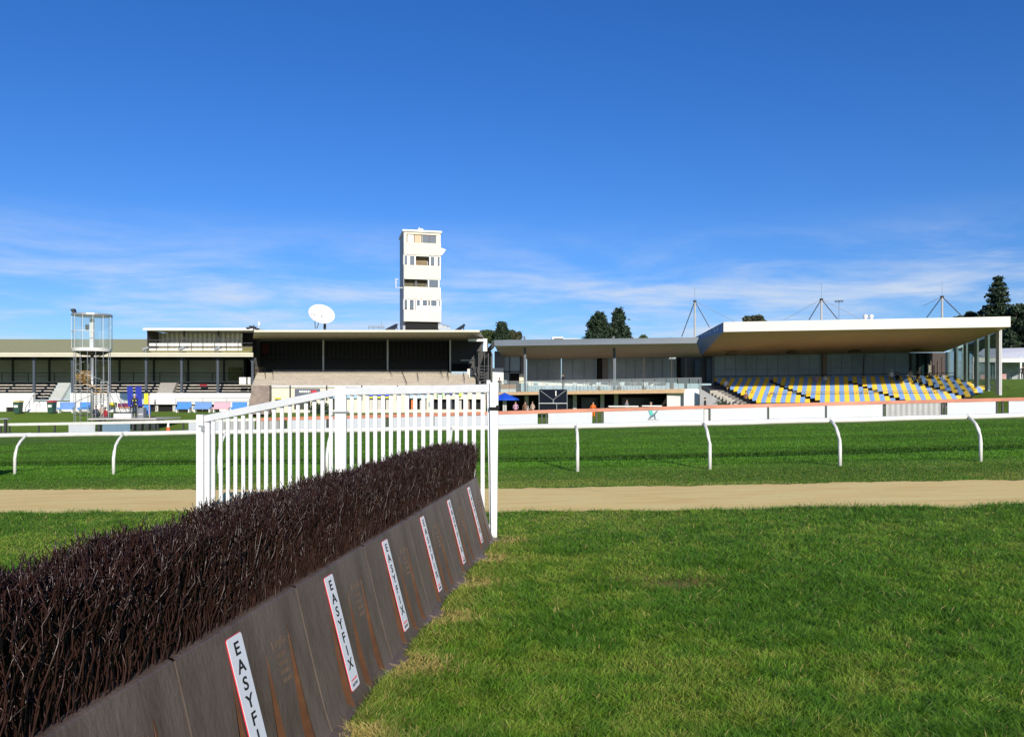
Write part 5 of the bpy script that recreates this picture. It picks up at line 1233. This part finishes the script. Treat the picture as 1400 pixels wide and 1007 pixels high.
person(857, 545.5, 76, 'stand', gry, blk, 'person in grey standing at the dark bar opening', R(40)); person(890, 549.5, 74.9, 'stand', beig, blk, 'person in a wide cream hat behind the white counter', 0, hat=beig)
person(964, 543, 72.5, 'stand', blk, blk, 'person in black cap beside the grey stair wall', R(60), hat=blk)
rowp = [(1116, 511.5, flor, 'person in pink floral top in the back row left of the brown column'), (1128.5, 511, wht, 'person in white and red top at the brown column'), (1055, 515, nav, 'person in navy in the back row above the first aisle'),
        (993, 517.5, wht, 'person in white at the top left of the seating'), (1219, 505, wht, 'person with white hair seated high in the back row'), (1227, 508.5, blk, 'person in black beside the white haired person'), (1245, 504.5, beig, 'person in beige standing up in the back row'),
        (1254.5, 506.5, blk, 'person in black right of the person in beige'), (1272, 509, blk, 'person in black in front of the cream pillar'), (1290, 509, wht, 'person in white near the tall timber posts'), (1302, 514, redc, 'person in red near the glass screen'), (1308, 516, blk, 'person in black low beside the glass screen'), (1180, 512, blk, 'person in black at the base of the curved lamp post')]
for px, yt, tp_, lb in rowp: person(px, yt, 84.5 if px < 1200 else 83, 'sit', tp_, gry, lb, R(random.uniform(-25, 25)), hat=(wht if '1219' == str(px) else None))
person(1398, 499.5, 92, 'stand', blk, blk, 'person in black standing at the right edge before the marquee', R(-30))
person(1020, 534, 77.5, 'sit', brn, blk, 'person in brown sitting low in the left seating block', R(10))
# potted cypress near stairs
ct = thing('potted_shrub', 'small dark green potted shrub at the foot of the stand stairs', 'shrub', tuple(W(985, 556, 73)))

# ------------------------------------------------------------------ foliage
def leafmat(name, c): 
    m = mat(name, c, .7, .45, .9); return m
leafd = leafmat('dark_conifer_leaf', (.018, .040, .016)); leafm = leafmat('mid_leaf', (.045, .075, .022)); leafo = leafmat('olive_leaf', (.06, .065, .03)); leafy = leafmat('shrub_leaf', (.03, .06, .02))
def leaves(name, pts, size, mt_, parent):
    pts = np.array(pts); N = len(pts)
    a = rng.normal(size=(N, 3)); a /= np.linalg.norm(a, axis=1)[:, None]; b_ = rng.normal(size=(N, 3)); b_ -= (a*b_).sum(1)[:, None]*a; b_ /= np.linalg.norm(b_, axis=1)[:, None]
    s_ = size*(.5+rng.random((N, 1)))
    V = np.stack([pts-a*s_, pts+b_*s_*.5, pts+a*s_, pts-b_*s_*.5], 1).reshape(-1, 3)-np.array(wloc(parent))
    me = bpy.data.meshes.new(name); me.from_pydata(V.tolist(), [], [(4*i, 4*i+1, 4*i+2, 4*i+3) for i in range(N)]); me.materials.append(mt_); me.update()
    o = bpy.data.objects.new(name, me); COL.objects.link(o); o.parent = parent; return o
def clump_tree(px, ytop, ybot, wpx, Y, label, mt_, name='tree', ncl=26, per=260, size=.22, gz_=1., shape='round'):
    x = PX(px, Y); zt_, zb_ = PZ(ytop, Y), PZ(ybot, Y); wr = wpx/2*Y/F; root = thing(name, label, 'tree', (x, Y, gz_)); H = zt_-zb_
    pts = []; cs = []
    for k in range(ncl):
        while True:
            u = rng.uniform(-1, 1, 3)
            if (u**2).sum() < 1: break
        c = np.array([x+u[0]*wr*.8, Y+u[1]*wr*.7, zb_+H*.5+u[2]*H*.42]); rr = min(wr, H)*rng.uniform(.22, .42); cs.append(c)
        d = rng.normal(size=(per, 3)); d /= np.linalg.norm(d, axis=1)[:, None]; q = c+d*(rr*(.55+.5*rng.random((per, 1)))*np.array([1, 1, .75])); q = q[q[:, 2] < zt_]; pts.append(q)
    leaves('crown', np.concatenate(pts), size, mt_, root)
    m = MB(); m.tube([(x, Y, gz_), (x+.1, Y, zb_), (x, Y, zb_+H*.55)], [.35, .28, .1], 8)
    for c in cs[:8]: m.tube([(x, Y, zb_+H*.1), tuple(c)], [.14, .04], 5)
    m.build('trunk', trunk, root); return root
def pine(px, ytop, ybot, wpx, Y, label, gz_=1., tiers=16, name='pine_tree', power=.9, gap=.6):
    x = PX(px, Y); zt_, zb_ = PZ(ytop, Y), PZ(ybot, Y); wr = wpx/2*Y/F; root = thing(name, label, 'tree', (x, Y, gz_)); H = zt_-zb_; pts = []
    m = MB(); m.tube([(x, Y, gz_), (x, Y, zt_)], [.4, .05], 8)
    for k in range(tiers):
        t = (k+.3)/tiers; z = zt_-H*t; L_ = wr*(t**power)*rng.uniform(.85, 1.1)+.1; nb = 11
        for b_ in range(nb):
            an = b_*2*math.pi/nb+rng.uniform(-.3, .3); Lb = L_*rng.uniform(.55, 1.2); d = np.array([math.cos(an), math.sin(an), .10])
            m.tube([(x, Y, z), (x+d[0]*Lb, Y+d[1]*Lb, z+.12*Lb)], [.05, .015], 4, False)
            nn = int(20+50*Lb/wr*2); s_ = rng.random((nn, 1))**.7; q = np.array([x, Y, z])+d*Lb*s_+rng.normal(size=(nn, 3))*np.array([.16, .16, H/tiers*gap*.35])*(1+.2*wr); pts.append(q)
    leaves('crown', np.concatenate(pts), .17+.03*wr, leafd, root); m.build('trunk', trunk, root); return root
clump_tree(664, 452, 470, 34, 118, 'rounded green tree behind the right end of the concrete stand', leafm, gz_=1)
pine(686, 441, 470, 24, 116, 'small pointed pine behind the left end of the pavilion roof'); clump_tree(700, 452, 470, 28, 119, 'low olive green tree right of the small pointed pine', leafo)
pine(819, 431, 475, 38, 120, 'broad dark round topped conifer above the pavilion roof, left of a pair', power=.5, tiers=14, name='conifer_tree', gap=1.4); pine(846, 424.5, 475, 38, 122, 'pointed dark conifer above the pavilion roof, right of a pair', power=.72, tiers=14, name='conifer_tree', gap=1.)
clump_tree(880, 458.5, 475, 24, 125, 'top of a low dark tree just above the pavilion roof', leafm, ncl=14); clump_tree(918, 459, 475, 16, 125, 'tiny tree top above the roof edge left of the left mast', leafo, ncl=8)
clump_tree(1033, 431.5, 450, 36, 120, 'olive brown tree crown showing over the white roof', leafo, ncl=18)
pine(1365, 379, 440, 46, 118, 'tall tiered norfolk pine at the right', tiers=8, power=.9, gap=.32, gz_=4)
clump_tree(1342, 420, 490, 60, 122, 'wide dark tree mass left of the tall tiered pine', leafd, ncl=46, per=380, size=.3, gz_=4); clump_tree(1392, 412, 492, 56, 112, 'dense dark tree at the right edge below the tall pine', leafd, ncl=50, per=400, size=.28, gz_=4)
clump_tree(1372, 425, 495, 55, 126, 'dark green tree between the tall pine and the marquee', leafm, ncl=44, per=360, size=.3, gz_=4)
clump_tree(1322, 423, 480, 46, 130, 'olive green tree rising behind the right end of the white roof', leafm, ncl=30, per=320, gz_=4)
clump_tree(1430, 400, 492, 60, 114, 'dark tree beyond the right edge of the picture', leafd, ncl=46, per=380, size=.3, gz_=4)
p = W(985, 543, 73); pts = [np.array([p.x, p.y, p.z-.9])+rng.normal(size=3)*np.array([.22, .22, .35]) for _ in range(400)]; leaves('crown', [q for q in pts if q[2] < p.z+.1], .08, leafy, ct)
m = MB(); m.disc((p.x, p.y), .2, PZ(561, 73), .28, PZ(554, 73), 12); m.build('pot', concg, ct)
for k, (px, Y) in enumerate(((432, 74.5), (444, 74.3))):
    sh = thing('planter_shrub', ['leafy green shrub left of the kiosk doorway under the concrete stand', 'leafy green shrub right of the kiosk doorway under the concrete stand'][k], 'shrub', (PX(px, Y), Y, g(PX(px, Y), Y)))
    c = np.array(W(px, 557, Y)); leaves('crown', c+rng.normal(size=(500, 3))*np.array([.28, .2, .22]), .09, leafy, sh); m = MB(); m.tube([(c[0], c[1], g(c[0], c[1])), tuple(c)], .04, 5); m.build('stem', trunk, sh)

# ------------------------------------------------------------------ camera, light, sky
cam = bpy.data.cameras.new('camera'); co = bpy.data.objects.new('camera', cam); COL.objects.link(co); S.camera = co
co.location = (0, 0, EYE); co.rotation_euler = (R(90), 0, 0); cam.lens = 28; cam.sensor_width = 36; cam.shift_y = (HOR-503.5)/1400; cam.clip_end = 5000; cam.clip_start = .05
SUN_EL = R(20); SH = R(-15)      # shadow direction azimuth from +Y (towards left negative)
sd = Vector((math.sin(SH), math.cos(SH), -math.tan(SUN_EL))).normalized()
sl = bpy.data.lights.new('sun', 'SUN'); so = bpy.data.objects.new('sun', sl); COL.objects.link(so); so.rotation_euler = sd.to_track_quat('-Z', 'Y').to_euler()
sl.energy = 5.2; sl.angle = R(.5); sl.color = (1, .91, .77)
w = bpy.data.worlds.new('World'); S.world = w; w.use_nodes = True; nt = w.node_tree; n = nt.nodes; l = nt.links
bg = n['Background']; sky = n.new('ShaderNodeTexSky'); sky.sky_type = 'NISHITA'; sky.sun_disc = False; sky.sun_elevation = SUN_EL
sky.sun_rotation = math.atan2(-sd.x, -sd.y); sky.altitude = 0; sky.air_density = 1.0; sky.dust_density = .2; sky.ozone_density = 3.
bg.inputs['Strength'].default_value = .100
hs = n.new('ShaderNodeHueSaturation'); hs.inputs['Saturation'].default_value = 1.26; hs.inputs['Value'].default_value = 1.0; l.new(sky.outputs[0], hs.inputs['Color'])
mulc = n.new('ShaderNodeMix'); mulc.data_type = 'RGBA'; mulc.blend_type = 'MULTIPLY'; mulc.inputs[0].default_value = 1; mulc.inputs[7].default_value = (.68, .875, 1.33, 1); l.new(hs.outputs[0], mulc.inputs[6])
tc = n.new('ShaderNodeTexCoord'); sp = n.new('ShaderNodeSeparateXYZ'); l.new(tc.outputs['Generated'], sp.inputs[0])
def mth(op, a, b_=None, c_=None):
    x = n.new('ShaderNodeMath'); x.operation = op
    for i, q in enumerate((a, b_, c_)):
        if q is None: continue
        if isinstance(q, (int, float)): x.inputs[i].default_value = q
        else: l.new(q, x.inputs[i])
    return x.outputs[0]
zz = mth('ADD', mth('MAXIMUM', sp.outputs['Z'], 0), .06); cx_ = mth('DIVIDE', sp.outputs['X'], zz); cy_ = mth('DIVIDE', sp.outputs['Y'], zz)
cb = n.new('ShaderNodeCombineXYZ'); l.new(cx_, cb.inputs[0]); l.new(cy_, cb.inputs[1])
mp = n.new('ShaderNodeMapping'); mp.inputs['Rotation'].default_value = (0, 0, R(-14)); mp.inputs['Scale'].default_value = (.62, .72, 1); mp.inputs['Location'].default_value = (2.3, 1.1, 0); l.new(cb.outputs[0], mp.inputs[0])
nz = n.new('ShaderNodeTexNoise'); nz.inputs['Scale'].default_value = 1.25; nz.inputs['Detail'].default_value = 10; nz.inputs['Roughness'].default_value = .62; nz.inputs['Distortion'].default_value = .35; l.new(mp.outputs[0], nz.inputs['Vector'])
mr = n.new('ShaderNodeMapRange'); mr.interpolation_type = 'SMOOTHSTEP'; mr.inputs['From Min'].default_value = .37; mr.inputs['From Max'].default_value = .76; l.new(nz.outputs['Fac'], mr.inputs[0])
e0 = n.new('ShaderNodeMapRange'); e0.interpolation_type = 'SMOOTHSTEP'; e0.inputs['From Min'].default_value = .23; e0.inputs['From Max'].default_value = .11; e0.inputs['To Min'].default_value = 0; e0.inputs['To Max'].default_value = 1; l.new(sp.outputs['Z'], e0.inputs[0])
cf = mth('MULTIPLY', mth('MULTIPLY', mr.outputs[0], e0.outputs[0]), 1.)
mx = n.new('ShaderNodeMix'); mx.data_type = 'RGBA'; l.new(cf, mx.inputs[0]); l.new(mulc.outputs[2], mx.inputs[6]); mx.inputs[7].default_value = (6.5, 7.4, 8.8, 1)
l.new(mx.outputs[2], bg.inputs['Color'])
S.view_settings.view_transform = 'Standard'; S.view_settings.look = 'None'; S.view_settings.exposure = 0
